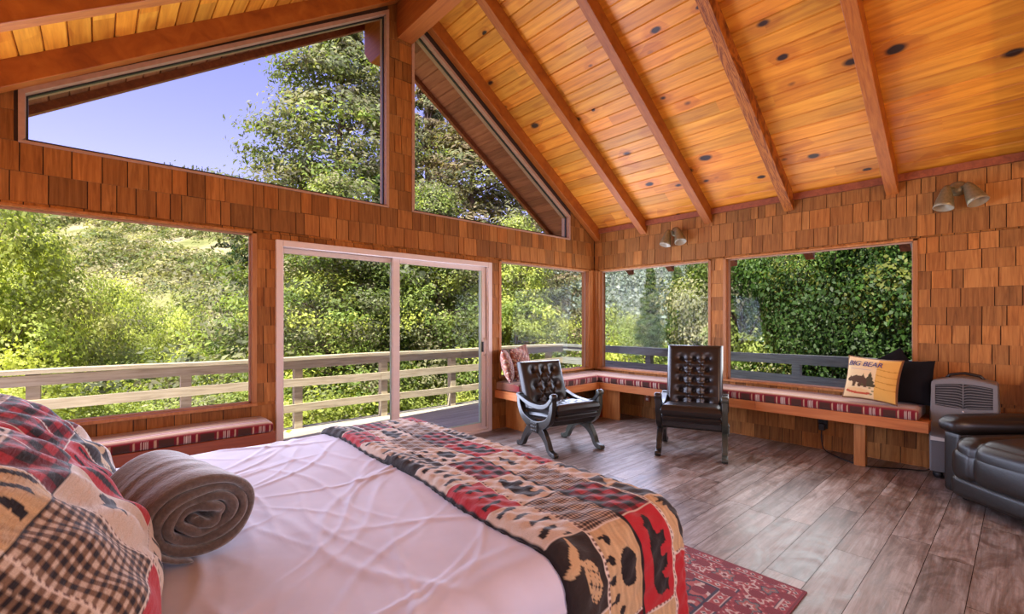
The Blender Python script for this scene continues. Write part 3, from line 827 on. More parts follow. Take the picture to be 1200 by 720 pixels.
# ---------------------------------------------------------------- recliner
def puff(mb, lo, hi, r=.06, crown=.02, n=18, M4=None, mi=0, crease=None, bulge=(0, 0)):
    """soft upholstered block: rounded box with swollen faces"""
    lo = np.array(lo, float); hi = np.array(hi, float); c = (lo+hi)/2; hs = (hi-lo)/2
    for ax in range(3):
        for sg in (-1, 1):
            g = np.linspace(-1, 1, n); A, B = np.meshgrid(g, g, indexing='ij')
            Q = np.zeros((n, n, 3)); o1, o2 = [(1, 2), (2, 0), (0, 1)][ax]
            Q[..., ax] = sg; Q[..., o1] = A; Q[..., o2] = B
            P = Q*hs
            inner = np.clip(P, -(hs-r), hs-r); dlt = P-inner; L = np.linalg.norm(dlt, axis=-1, keepdims=True)
            P = inner+dlt/np.maximum(L, 1e-6)*r
            k = crown*(1-Q[..., o1]**2)*(1-Q[..., o2]**2)
            if crease is not None and o1 == 0 or (crease is not None and o2 == 0):
                xx = P[..., 0]
                for cx in crease: k = k-.022*np.exp(-((xx-cx)/.012)**2)-.012*np.exp(-((xx-cx)/.04)**2)
            P[..., ax] += sg*k
            mb.grid(P+c, (1, 1, 1), mi, M4, flip=(sg < 0))
rec = thing('recliner', 'dark espresso leather recliner at right edge of the photo, before the grey cooler', 'recliner', (-.756, -4.505, 0), math.radians(47))
for s in (-1, 1):
    mb = MB(); puff(mb, (s*.43-.075, -.44, .03), (s*.43+.075, .415, .50), .035, .008); mb.build('arm', M['leather2'], rec)
    mb = MB(); puff(mb, (s*.425-.10, -.44, .47), (s*.425+.10, .455, .60), .06, .018); mb.build('arm_pad', M['leather2'], rec)
mb = MB(); puff(mb, (-.345, -.36, .24), (.345, .50, .49), .085, .035, 44, crease=(.16,)); mb.build('seat_cushion', M['leather2'], rec)
mb = MB(); puff(mb, (-.345, .36, .16), (.345, .515, .42), .07, .03, 40, crease=(.16,)); mb.build('footrest', M['leather2'], rec)
mb = MB(); puff(mb, (-.35, .34, .055), (.35, .51, .205), .04, .012, 26); mb.build('front_flap', M['leather2'], rec)
mb = MB(); puff(mb, (-.36, -.50, .40), (.36, -.24, .98), .09, .03, 26, M4=None); mb.build('backrest', M['leather2'], rec)
mb = MB()
for x in (-.38, .38):
    for y in (-.38, .34): mb.lathe([(0, 0), (.03, 0), (.03, .05), (0, .05)], 12, M=Tm(x, y, 0))
mb.box((-.36, -.40, .04), (.36, .36, .10)); mb.build('base_frame', M['black'], rec)

# ---------------------------------------------------------------- grey evaporative cooler
cool = thing('evaporative_cooler', 'grey plastic portable cooler with louvred grille beside the bench end', 'cooler', (-.19, -3.94, 0))
Y0, Y1, XF = -4.145, -3.74, -.335
mb = MB()
prof = []   # outline seen from the front (y, z): arched top, slightly narrower head
n = 12
prof = [(Y0, .055), (Y1, .055), (Y1+.004, .40), (Y1-.012, .80)]
for i in range(n+1):
    t_ = i/n; prof.append((Y1-.022-(Y1-Y0-.044)*t_, .812+.034*math.sin(PI*t_)))
prof += [(Y0+.012, .80), (Y0-.004, .40)]
mb.prism(prof, 'x', XF+.02, -.04, (1, 1, 1)); mb.build('body', M['grey'], cool, bevel=.012, world=True)
mb = MB()   # front fascia frame round the grille
fy = lambda a: (Y0+a*(Y1-Y0))
gz0, gz1 = .60, .792
def top_z(a): return .815+.032*math.sin(PI*a)
outer = [(fy(0.02), .34), (fy(.98), .34), (fy(.985), .80)] + [(fy(.985-.97*i/10), .808+.030*math.sin(PI*i/10)) for i in range(11)] + [(fy(.015), .80)]
def gtop(a): return gz1-.018+.026*math.sin(PI*a)
def gbot(a): return gz0+.020-.020*math.sin(PI*a)
A_ = np.linspace(.09, .91, 21)
mb.prism([(fy(.03), .34), (fy(.97), .34), (fy(.97), gbot(.91)-.0)] + [(fy(a), gbot(a)) for a in A_[::-1]] + [(fy(.03), gbot(.09))], 'x', XF, XF+.02)
mb.prism([(fy(.03), gtop(.09))] + [(fy(a), gtop(a)) for a in A_] + [(fy(.97), gtop(.91))] + [(fy(.96-.92*i/10), .806+.030*math.sin(PI*i/10)) for i in range(11)], 'x', XF, XF+.02)
mb.prism([(fy(.03), gbot(.09)), (fy(.09), gbot(.09)), (fy(.09), gtop(.09)), (fy(.03), gtop(.09))], 'x', XF, XF+.02)
mb.prism([(fy(.91), gbot(.91)), (fy(.97), gbot(.91)), (fy(.97), gtop(.91)), (fy(.91), gtop(.91))], 'x', XF, XF+.02)
mb.build('front_panel', M['grey'], cool, world=True)
mb = MB(); mb.prism([(fy(.08), gz0-.0), (fy(.92), gz0-.0), (fy(.92), gz1+.006), (fy(.08), gz1+.006)], 'x', XF+.016, XF+.0195); mb.build('grille_recess', M['black'], cool, world=True)
mb = MB()
for i in range(9):
    f_ = (i+.5)/9
    for s in (0, 1):
        pts = []
        for k in range(9):
            q = k/8; a = .09+.41*q if s == 0 else .91-.41*q
            z_ = gbot(a)+(gtop(a)-gbot(a))*f_-.012*max(0, (q-.82)/.18); pts.append((XF+.006, fy(a), z_))
        mb.tube(pts, .0035, 6)
mb.tube([(XF+.002, fy(.5), gbot(.5)), (XF+.002, fy(.5), gtop(.5))], .004, 6)
mb.build('louvres', M['grey'], cool, world=True)
mb = MB(); mb.box((XF+.004, fy(.02), .06), (XF+.024, fy(.98), .318)); mb.build('tank_cover', M['grey2'], cool, bevel=.006, world=True)
mb = MB(); mb.prism([(fy(.02), .318), (fy(.98), .318), (fy(.98), .352), (fy(.6), .338), (fy(.02), .335)], 'x', XF-.002, XF+.02); mb.build('water_strip', M['white'], cool, world=True)
mb = MB(); mb.lathe([(0, 0), (.007, 0), (.006, .004), (0, .005)], 10, M=Tm(XF-.001, fy(.5), .578) @ Matrix.Rotation(-PI/2, 4, 'Y')); mb.build('badge', M['white'], cool, world=True)
mb = MB(); mb.tube([(-.14, fy(.2), .81), (-.14, fy(.28), .856), (-.14, fy(.5), .872), (-.14, fy(.72), .856), (-.14, fy(.8), .81)], .012, 8); mb.build('carry_handle', M['leather'], cool, world=True)
for cx in (-.28, -.09):
    for cy in (fy(.12), fy(.88)):
        mb = MB(); mb.lathe([(0, -.014), (.03, -.014), (.032, 0), (.03, .014), (0, .014)], 14, M=Tm(cx, cy, .032) @ Matrix.Rotation(PI/2, 4, 'Y') @ Matrix.Rotation(.5, 4, 'X')); mb.box((cx-.02, cy-.02, .04), (cx+.02, cy+.02, .06)); mb.build('caster', M['black'], cool, world=True)

# ---------------------------------------------------------------- wall lamps
def sconce(label, y, z):
    t = thing('wall_lamp', label, 'lamp', (0, y, z))
    mb = MB(); mb.lathe([(0, 0), (.062, 0), (.062, .012), (.045, .028), (.02, .034), (0, .035)], 20, M=Matrix.Rotation(-PI/2, 4, 'Y')); mb.build('back_plate', M['bronze'], t)
    for s, ang, tw in ((1, .10, .10), (-1, .38, -.1)):
        ax = Matrix.Rotation(s*ang, 4, 'X') @ Matrix.Rotation(.28, 4, 'Y')
        base = Tm(-.075, s*.062, .012)
        mb = MB(); mb.tube([(-.02, s*.015, 0), (-.05, s*.045, .012), (-.075, s*.062, .012)], .009, 8); mb.lathe([(0, -.012), (.012, -.012), (.012, .012), (0, .012)], 10, M=base); mb.build('swivel_arm', M['bronze'], t)
        mb = MB(); mb.lathe([(0, .012), (.018, .010), (.030, -.012), (.044, -.06), (.058, -.12), (.066, -.165), (.069, -.185), (.066, -.186), (.055, -.12), (.04, -.06), (.02, -.02)], 24, M=base @ ax)
        sh = mb.build('lamp_shade', M['bronze'], t)
        mb = MB(); mb.lathe([(.069, -.184), (.0705, -.19), (.067, -.194), (.063, -.188), (.0, -.15)], 24, M=base @ ax); mb.build('lamp_rim', M['bulbglass'], sh)
    return t
sconce('brass twin wall lamp with two bell shades, above the small corner window', -1.30, 2.44)
sconce('brass twin wall lamp with two bell shades, high on the shingles above the grey cooler', -3.89, 2.44)

# ---------------------------------------------------------------- outlets and cord
o_ = thing('wall_outlet', 'small brown wall outlet under the bench near the corner', 'outlet', (0, -.895, .285))
mb = MB(); mb.box((-.018, -.04, -.06), (-.004, .04, .06)); mb.build('cover_plate', M['trimdark'], o_, bevel=.003)
for dz in (-.027, .027):
    mb = MB(); mb.box((-.021, -.017, dz-.016), (-.017, .017, dz+.016)); mb.build('socket', M['white'], o_)
o_ = thing('wall_outlet', 'black wall outlet under the bench with a plug in it', 'outlet', (0, -2.905, .275))
mb = MB(); mb.box((-.018, -.04, -.06), (-.004, .04, .06)); mb.build('cover_plate', M['black'], o_, bevel=.003)
mb = MB(); mb.box((-.021, -.017, .01), (-.017, .017, .042)); mb.build('socket', M['black'], o_)
cord = thing('power_cord', 'black power cord running from the outlet along the floor to the cooler', 'cord', (-.05, -2.905, .22))
mb = MB(); mb.box((-.075, -2.93, .205), (-.019, -2.88, .27)); mb.build('plug', M['black'], cord, bevel=.006, world=True)
pts = [(-.06, -2.905, .21), (-.065, -2.905, .12), (-.09, -2.93, .03), (-.16, -3.0, .010), (-.27, -3.12, .008), (-.36, -3.24, .008), (-.36, -3.36, .008), (-.30, -3.47, .008), (-.22, -3.58, .008), (-.16, -3.70, .012), (-.14, -3.745, .06), (-.14, -3.752, .12)]
P_, _, _ = ribbon([(p_[0], p_[1]) for p_ in pts], [.01]*len(pts)); Pz, _, _ = ribbon([(i, p_[2]) for i, p_ in enumerate(pts)], [.01]*len(pts))
mb = MB(); mb.tube([(a[0], a[1], max(.006, b2[1])) for a, b2 in zip(P_, Pz)], .0055, 6); mb.build('cable', M['black'], cord, world=True)

# ---------------------------------------------------------------- rug
def rug_cols(X, Y):
    """X, Y metres from the rug's corner (0..W, 0..H)"""
    W, H = RW, RH
    c = np.tile(np.array((.27, .030, .042)), X.shape+(1,))
    d = np.minimum(np.minimum(X, W-X), np.minimum(Y, H-Y))
    cream = np.array((.56, .44, .39)); navy = np.array((.035, .03, .055)); rose = np.array((.40, .10, .09)); dk = np.array((.15, .015, .025)); grey = np.array((.17, .15, .14))
    al = np.where(np.minimum(X, W-X) < np.minimum(Y, H-Y), Y, X)
    # field: cream with lobed medallions and red sprays
    fld = d > .30
    fx, fy_ = X-W/2, Y-H/2
    c[fld] = cream
    sp = np.sin(X*34+np.sin(Y*15)*1.4)*np.sin(Y*34+np.sin(X*13)*1.3)
    c[fld & (sp > .40)] = rose; c[fld & (sp > .62)] = dk; c[fld & (sp < -.55)] = (.30, .04, .06); c[fld & (sp < -.82)] = navy
    mx, my = np.mod(X-.62, .62)-.31, np.mod(Y-.58, .52)-.26
    r = np.hypot(mx/.26, my/.22); an = np.arctan2(my, mx); lob = r*(1+.16*np.cos(an*8))
    for rr, cc in ((.94, navy), (.84, rose), (.70, (.27, .03, .05)), (.52, navy), (.44, rose), (.30, cream), (.18, dk)): c[fld & (lob < rr)] = cc
    c[fld & (np.mod(an*8/PI, 1) < .5) & (np.abs(lob-.77) < .045)] = cream
    c[fld & (np.mod(an*6/PI+.25, 1) < .4) & (np.abs(lob-.60) < .045)] = grey
    def band(a, b2): return (d > a) & (d <= b2)
    c[band(0, .014)] = dk
    b1 = band(.014, .052); c[b1] = (.30, .04, .05); q = np.mod(al, .036)/.036; dd = (d-.033)/.019
    c[b1 & ((np.abs(q-.5)*2+np.abs(dd)) < .8)] = cream; c[b1 & ((np.abs(q-.5)*2+np.abs(dd)) < .4)] = navy
    c[band(.052, .057)] = cream; c[band(.057, .066)] = navy
    b2_ = band(.066, .222); c[b2_] = (.28, .035, .045)
    dots = np.sin(X*150+np.sin(Y*60))*np.sin(Y*150+np.sin(X*55)); c[b2_ & (dots > .55)] = rose*1.1; c[b2_ & (dots < -.68)] = dk; c[b2_ & (dots > .86)] = cream
    q = np.mod(al, .22)/.22-.5; dd = (d-.144)/.078
    r2 = np.hypot(q*2.8, dd*1.05); a2 = np.arctan2(dd, q*2.8); l2 = r2*(1+.2*np.cos(a2*6))
    c[b2_ & (l2 < .66)] = navy; c[b2_ & (l2 < .58)] = grey; c[b2_ & (l2 < .44)] = rose; c[b2_ & (l2 < .28)] = cream; c[b2_ & (l2 < .14)] = dk
    q2 = np.mod(al+.11, .22)/.22-.5; z = np.hypot(q2*3.2, dd); a3 = np.arctan2(dd, q2*3.2)
    c[b2_ & (np.abs(z-.52+.2*np.cos(a3*5)) < .10)] = cream; c[b2_ & (z < .26)] = rose; c[b2_ & (z < .15)] = cream; c[b2_ & (z < .08)] = navy
    c[band(.222, .229)] = navy; c[band(.229, .234)] = cream
    b3 = band(.234, .280); c[b3] = (.34, .06, .06); q = np.mod(al, .042)/.042; dd = (d-.257)/.023; c[b3 & ((np.abs(q-.5)*2+np.abs(dd)) < .75)] = cream; c[b3 & ((np.abs(q-.5)*2+np.abs(dd)) < .35)] = navy
    c[band(.280, .286)] = cream; c[band(.286, .30)] = navy
    return c
RW, RH = 2.45, 2.2
nx, ny = 520, 466
X_, Y_ = np.meshgrid(np.linspace(0, RW, nx), np.linspace(0, RH, ny), indexing='ij')
C_ = rug_cols(RW-X_, Y_)
Zr = .007+.0012*np.sin(X_*37)*np.sin(Y_*31)
mb = MB(); mb.grid(np.stack([X_, Y_, Zr], -1), C_, smooth=True)
mb.box((0, 0, .0005), (RW, RH, .0065), (.2, .02, .03))
M['rug'] = fabric('wool rug', .95, 500, .3)
rug = mb.build('rug', M['rug']); rug.location = (-2.955-RW, -3.572, .0005)
tag(rug, 'red patterned oriental rug lying under the bed', 'rug')
# ================================================================== BED
BX0, BX1, BY0, BY1, BZ = -6.02, -3.87, -3.44, -1.475, .655
CRM = np.array((.58, .455, .36)); INK = np.array((.016, .012, .014)); CRIM = np.array((.40, .022, .030)); TANQ = np.array((.52, .35, .19)); DKQ = np.array((.030, .022, .020)); STI = np.array((.80, .68, .58))

def plaid(x, y):
    a = (np.mod(x, .068) < .034); b2 = (np.mod(y, .068) < .034)
    c = np.tile(CRIM, x.shape+(1,)); c[a ^ b2] = CRIM*.34+np.array((.006, .0, .004)); c[a & b2] = INK*1.2
    t = (np.mod(x, .006) < .003) ^ (np.mod(y, .006) < .003); c[t] = c[t]*.9
    return c
def check(x, y, s=.013):
    a = np.mod(x, s) < s*.5; b2 = np.mod(y, s) < s*.5
    c = np.tile(CRM*.95, x.shape+(1,)); c[a ^ b2] = (.19, .115, .075); c[a & b2] = INK*1.5
    return c
def twill(x, y):
    c = np.tile(TANQ, x.shape+(1,)); n_ = np.sin(x*310+np.sin(y*40))*.5+np.sin(x*170+y*13)*.5
    return c*(1+.16*n_)[..., None]
def motif(kind, p, q):
    """mask and colour of a printed figure in the unit square p (head to tail), q (feet to back)"""
    if kind == 'bear': return inpoly((p-.06)/.88, (q-.14)/.72, BEAR)
    if kind == 'bird': return inpoly((p-.2)/.6, (q-.2)/.6, BIRD)
    if kind == 'moose': return inpoly((p-.08)/.84, (q-.1)/.8, MOOSE)
    if kind == 'paw':
        p, q = 1.05-q, p
        m_ = ell(p, q, .62, .50, .24, .20, .1)
        for (a, b2) in ((.30, .16), (.22, .36), (.20, .56), (.26, .75), (.40, .90)):
            m_ |= ell(p, q, a, b2, .07, .055); m_ |= ell(p, q, a-.10, b2+(b2-.5)*.12, .055, .018)
        return m_
    if kind == 'cone':
        m_ = ell(p, q, .60, .42, .25, .21, -.5)
        m_ &= ~((np.abs(np.sin(p*19+q*8)*np.sin(p*9-q*21)) < .09))
        m_ |= ell(p, q, .30, .70, .17, .08, .7) | ell(p, q, .40, .84, .13, .05, 1.3) | ell(p, q, .17, .58, .13, .05, .1) | ell(p, q, .36, .62, .035, .20, .5)
        return m_
    if kind == 'strokes':
        return (np.abs(np.mod(p*4.2+.25*np.sin(q*5), 1)-.5) < .17) & (np.abs(q-.5-.12*np.sin(p*9)) < .27)
    if kind == 'fern':
        return (np.abs(np.mod(p*7-np.abs(q-.5)*3, 1)-.5) < .22) & (np.abs(q-.5) < .38*(1-.6*p))
    if kind == 'dots': return (np.hypot(np.mod(p*6, 1)-.5, (q-.86)*6) < .32)
    return np.zeros(p.shape, bool)
def patch(kind, x, y, p, q):
    tile = lambda c: np.tile(c, x.shape+(1,))
    if kind == 'plaid': return plaid(x, y)
    if kind == 'check': return check(x, y)
    if kind == 'checkbig': return check(x, y, .022)
    if kind == 'red': c = tile(CRIM*1.05); c[motif('dots', p, q)] = INK; return c
    if kind == 'plainred': return tile(CRIM*1.05)
    if kind == 'tan': return twill(x, y)
    base, fig = {'bear': (CRM, 'bear'), 'bird': (CRM, 'bird'), 'moose': (CRM, 'moose'), 'mooset': (TANQ, 'moose'), 'paw': (CRM, 'paw'), 'pawt': (TANQ, 'paw'), 'redbear': (CRIM*1.05, 'bear'), 'redhand': (CRIM*1.05, 'strokes'),
                 'strokes': (CRM, 'strokes'), 'fern': (CRM, 'fern'), 'blackcone': (DKQ, 'cone'), 'black': (DKQ, 'fern'), 'blackmoose': (DKQ, 'moose'), 'redstroke': (CRIM, 'strokes'), 'tanmoose': (TANQ, 'moose'), 'tanstroke': (TANQ, 'strokes')}[kind]
    c = twill(x, y) if base is TANQ else tile(base)
    m_ = motif(fig, p, q); c[m_] = (TANQ*1.05 if kind == 'blackcone' else CRM*.8 if kind in ('black', 'blackmoose') else INK)
    return c
def stitch_line(c, dist, along, w_=.005, dark=False):
    m_ = np.abs(dist) < (w_*1.15 if not dark else w_*.8)
    c[m_] = INK if dark else STI*.85
    if not dark:
        c[m_ & (np.abs(dist) < w_*.45) & (np.mod(along, .018) < .010)] = (.14, .08, .07)
def quilt_cols(A, B):
    """A: from the inner hem towards the foot, B: from the far bed edge towards the near side"""
    ca = [0, .165, .335, .505, .70, 1.2]
    cols = [['black', 'redstroke', 'strokes', 'black', 'strokes', 'redstroke', 'strokes', 'blackcone', 'tan'],
            ['plaid', 'bear', 'check', 'paw', 'plaid', 'bear', 'check', 'pawt', 'plaid'],
            ['bird', 'check', 'plaid', 'redbear', 'bird', 'check', 'plaid', 'redbear', 'mooset'],
            ['red', 'moose', 'black', 'bird', 'red', 'moose', 'blackcone', 'tanmoose', 'plainred'],
            ['tan', 'plaid', 'moose', 'red', 'check', 'plaid', 'tan', 'plainred', 'tan']]
    base = [-.60, .27, .54, .81, 1.08, 1.35, 1.62, 1.885, 2.17, 2.8]
    out = np.zeros(A.shape+(3,))
    for i in range(5):
        cb = list(base)
        if i == 2: cb[8] = 2.20
        if i == 3: cb[6:9] = [1.60, 1.85, 2.07]
        if i == 0: cb[7] = 1.87; cb[8] = 2.10
        for j in range(9):
            m_ = (A >= ca[i]) & (A < ca[i+1]) & (B >= cb[j]) & (B < cb[j+1])
            if not m_.any(): continue
            b0 = max(cb[j], 0) if j == 0 else cb[j]; b1 = min(cb[j+1], cb[j]+.34 if j == 8 else 9)
            w_ = min(ca[i+1]-ca[i], .27)
            a_, bb = A[m_], B[m_]
            out[m_] = patch(cols[i][j], a_, bb, (bb-b0)/(b1-b0), 1-(a_-ca[i])/w_ if False else (1-(a_-ca[i])/w_))
            c = out[m_]
            stitch_line(c, bb-cb[j], a_, .006, dark=(i in (1, 2) and j in (2, 4, 6)))
            out[m_] = c
    for k, a in enumerate(ca[1:4]):
        m_ = np.abs(A-a) < .012; c = out[m_]; stitch_line(c, A[m_]-a, B[m_], .0055, dark=(k == 1)); out[m_] = c
    hem = np.minimum(A, np.minimum(AMAX-A, np.minimum(BMAX-B, B-BMIN)))
    out[hem < .0045] = INK
    return out
def drape(px, py, off, r=.10, flare=.10, sag=0.0):
    """cloth lying on the bed and falling over its sides; px, py: flat cloth coordinates"""
    x0, x1, y0, y1 = BX0+r, BX1-r, BY0+r, BY1-r
    cx, cy = np.clip(px, x0, x1), np.clip(py, y0, y1)
    ox, oy = px-cx, py-cy; s = np.hypot(ox, oy); R = r+off
    dirx = np.where(s > 1e-9, ox/np.maximum(s, 1e-9), 0); diry = np.where(s > 1e-9, oy/np.maximum(s, 1e-9), 0)
    ang = np.clip(s/R, 0, PI/2); rest = np.maximum(s-R*PI/2, 0)
    hor = R*np.sin(ang)+rest*flare; ver = R*(1-np.cos(ang))+rest*math.sqrt(1-flare**2)
    nrm = np.stack([dirx*np.sin(ang), diry*np.sin(ang), np.cos(ang)], -1)
    return np.stack([cx+dirx*hor, cy+diry*hor, BZ+off-ver], -1), nrm, s

bed = thing('bed', 'king bed with rumpled lilac white sheet and red quilt across its foot', 'bed', ((BX0+BX1)/2, (BY0+BY1)/2, 0))
M['mattress'] = plain('mattress ticking', (.55, .5, .47), .9)
mb = MB(); puff(mb, (BX0+.03, BY0+.03, .30), (BX1-.03, BY1-.03, BZ-.03), .07, .004, 12); mb.build('mattress', M['mattress'], bed, world=True)
mb = MB(); mb.box((BX0+.05, BY0+.06, .10), (BX1-.06, BY1-.06, .30), (.4, .4, .4)); mb.build('bed_base', M['trimdark'], bed, world=True, bevel=.01)
for x in (BX0+.15, BX1-.15):
    for y in (BY0+.15, BY1-.15):
        mb = MB(); mb.box((x-.03, y-.03, .009), (x+.03, y+.03, .11)); mb.build('leg', M['trimdark'], bed, world=True)
def wrinkles(x, y):
    z = np.zeros_like(x)
    r2 = np.random.default_rng(3)
    for i in range(110):
        a = r2.normal(.9, .55); cx, cy = r2.uniform(BX0, BX1), r2.uniform(BY0-.2, BY1); L = r2.uniform(.15, .55); w_ = r2.uniform(.008, .022); am = r2.uniform(.002, .0065)
        ca_, sa_ = math.cos(a), math.sin(a); u = (x-cx)*ca_+(y-cy)*sa_; v = -(x-cx)*sa_+(y-cy)*ca_+.04*np.sin(u*7+i)
        z += am*np.exp(-(v/w_)**2)*np.exp(-(u/L)**2)
    z += .004*np.sin(x*5+1.2*np.sin(y*4))*np.sin(y*6+np.sin(x*5))
    # folds running down the near side
    near = np.clip((BY0+.12-y)/.15, 0, 1)
    z += near*.008*np.sin(x*31+2*np.sin(x*9)+y*6)
    return z
def sheet_mat():
    m, nt, b, out = new_mat('cotton sheet')
    n = noise(nt, coords(nt, (7, 7, 7), None, (.3, .2, .8)), 1, 3, .5, 0); n2 = noise(nt, coords(nt, (300, 300, 300)), 1, 2)
    r = ramp(nt, [(.2, (.52, .505, .62)), (.8, (.60, .585, .70))], n.outputs['Fac']); nt.links.new(r.outputs[0], b.inputs['Base Color'])
    b.inputs['Roughness'].default_value = .9; b.inputs['Specular IOR Level'].default_value = .15; b.inputs['Sheen Weight'].default_value = .2
    bump(nt, b, n.outputs['Fac'], .25, .012); return m
M['sheet'] = sheet_mat()
gx = np.linspace(BX0-.02, BX1+.46, 320); gy = np.linspace(BY0-.44, BY1+.40, 380)
GX, GY = np.meshgrid(gx, gy, indexing='ij')
P, Nn, s = drape(GX, GY, .0, .11, .06)
P = P+Nn*wrinkles(GX, GY)[..., None]
hemz = .03*np.sin(GX*3)*np.clip(s-.3, 0, 1)
P[..., 2] += hemz
mb = MB(); mb.grid(P, (1, 1, 1)); sh = mb.build('sheet', M['sheet'], bed, world=True)
sh['label'] = 'rumpled lilac white sheet'

# quilt folded across the foot of the bed
AMAX = .90; BMIN, BMAX = -.34, 2.35
na_, nb_ = 216, 560
A, B = np.meshgrid(np.linspace(0, AMAX, na_), np.linspace(BMIN, BMAX, nb_), indexing='ij')
PX = BX1-.665+A+.030*np.sin(B*2.2+.4)*np.clip(1-A/.6, 0, 1)+.012*np.sin(B*7); PY = BY1-.02-B
Q, Nn, s = drape(PX, PY, .022, .115, .10)
hemroll = .016*np.exp(-((A-.05)/.05)**2)
puffy = .0035*np.sin(B*2*PI/.075)*np.sin(A*2*PI/.11+B*3)+.004*np.sin(A*9+B*5)*np.sin(B*6)
under = -.020*np.exp(-(A/.012)**2)
Q = Q+Nn*(hemroll+puffy+under+.006*np.sin(PX*4)*0+wrinkles(PX, PY)*.4)[..., None]
fold = np.clip(s-.25, 0, 1)
Q[..., 0] += fold*.05*np.sin(B*11); Q[..., 1] += fold*.06*np.sin(PX*13)
mb = MB(); C = quilt_cols(A, B); mb.grid(Q, C); mb.grid(Q-Nn*.009, C*.7, flip=True)
M['quilt'] = fabric('patchwork quilt cotton', .92, 420, .55, (26, 90, 40))
qo = mb.build('quilt', M['quilt'])
tag(qo, 'patchwork quilt with bears, paws and red plaid laid across the bed foot', 'quilt')

# ---------------------------------------------------------------- quilted shams leaning at the head of the bed
def sham_cols(rows, ulines):
    def f(U, V):
        c = np.zeros(U.shape+(3,)); x = (U+1)/2*.74; y = (V+1)/2*.64
        for (v0, v1, cells) in rows:
            us = ulines if len(cells) == len(ulines)-1 else list(np.linspace(-1, 1, len(cells)+1))
            for k, kind in enumerate(cells):
                m_ = (V >= v0) & (V <= v1) & (U >= us[k]) & (U <= us[k+1])
                if not m_.any(): continue
                w_ = us[k+1]-us[k]
                c[m_] = patch(kind, x[m_], y[m_], (U[m_]-us[k])/w_, (V[m_]-v0)/(v1-v0))
                q = c[m_]; stitch_line(q, (U[m_]-us[k])*.37, y[m_], .006); stitch_line(q, (V[m_]-v0)*.32, x[m_], .007, dark=(abs(v0-.25) < .01)); c[m_] = q
        e = np.maximum(np.abs(U), np.abs(V)) > .93
        c[e] = check(x, y, .018)[e]*.8
        return c
    return f
front_rows = [(-1, -.62, ['moose', 'strokes', 'plainred', 'plainred']), (-.62, .25, ['redhand', 'bird', 'checkbig', 'checkbig']), (.25, .72, ['plaid', 'plaid', 'tanstroke', 'tan']), (.72, 1.01, ['strokes', 'check', 'tan', 'tan'])]
back_rows = [(-1, -.02, ['moose', 'blackcone', 'redhand', 'bird']), (-.02, .80, ['plaid', 'plaid', 'plaid', 'plainred']), (.80, 1.01, ['checkbig', 'checkbig', 'checkbig', 'checkbig'])]
M['sham'] = fabric('quilted sham cotton', .92, 420, .8, (30, 110, 30))
def sham(label, pos, facing, lean, roll, rows, w_=.80, h_=.66, t_=.30, ul=(-1, -.30, .28, .85, 1.001)):
    mb = MB(); pillow_mesh(mb, w_, h_, t_, lambda U, V: sham_cols(rows, list(ul))(-U, V), 190, .05, None, 0, 2.6, .004, .010, m=150, colb=lambda U, V: np.tile(CRIM, U.shape+(1,)))
    o = mb.build('pillow_sham', M['sham']); o.matrix_world = stand(pos, facing, lean, roll)
    tag(o, label, 'pillow'); put_on(o, BZ+.004); return o
sham('patchwork pillow sham with red plaid and a pine cone patch, behind the front pillow', (-5.625, -2.15, .95), (1, -.05), .74, .0, back_rows, .72, .52, .20, (-1, -.36, .20, .6, 1.001))
sham('large patchwork pillow sham in front, with tan gingham and a flying bird patch', (-5.575, -2.97, .95), (1, -.06), .72, .0, front_rows, .74, .54, .22)

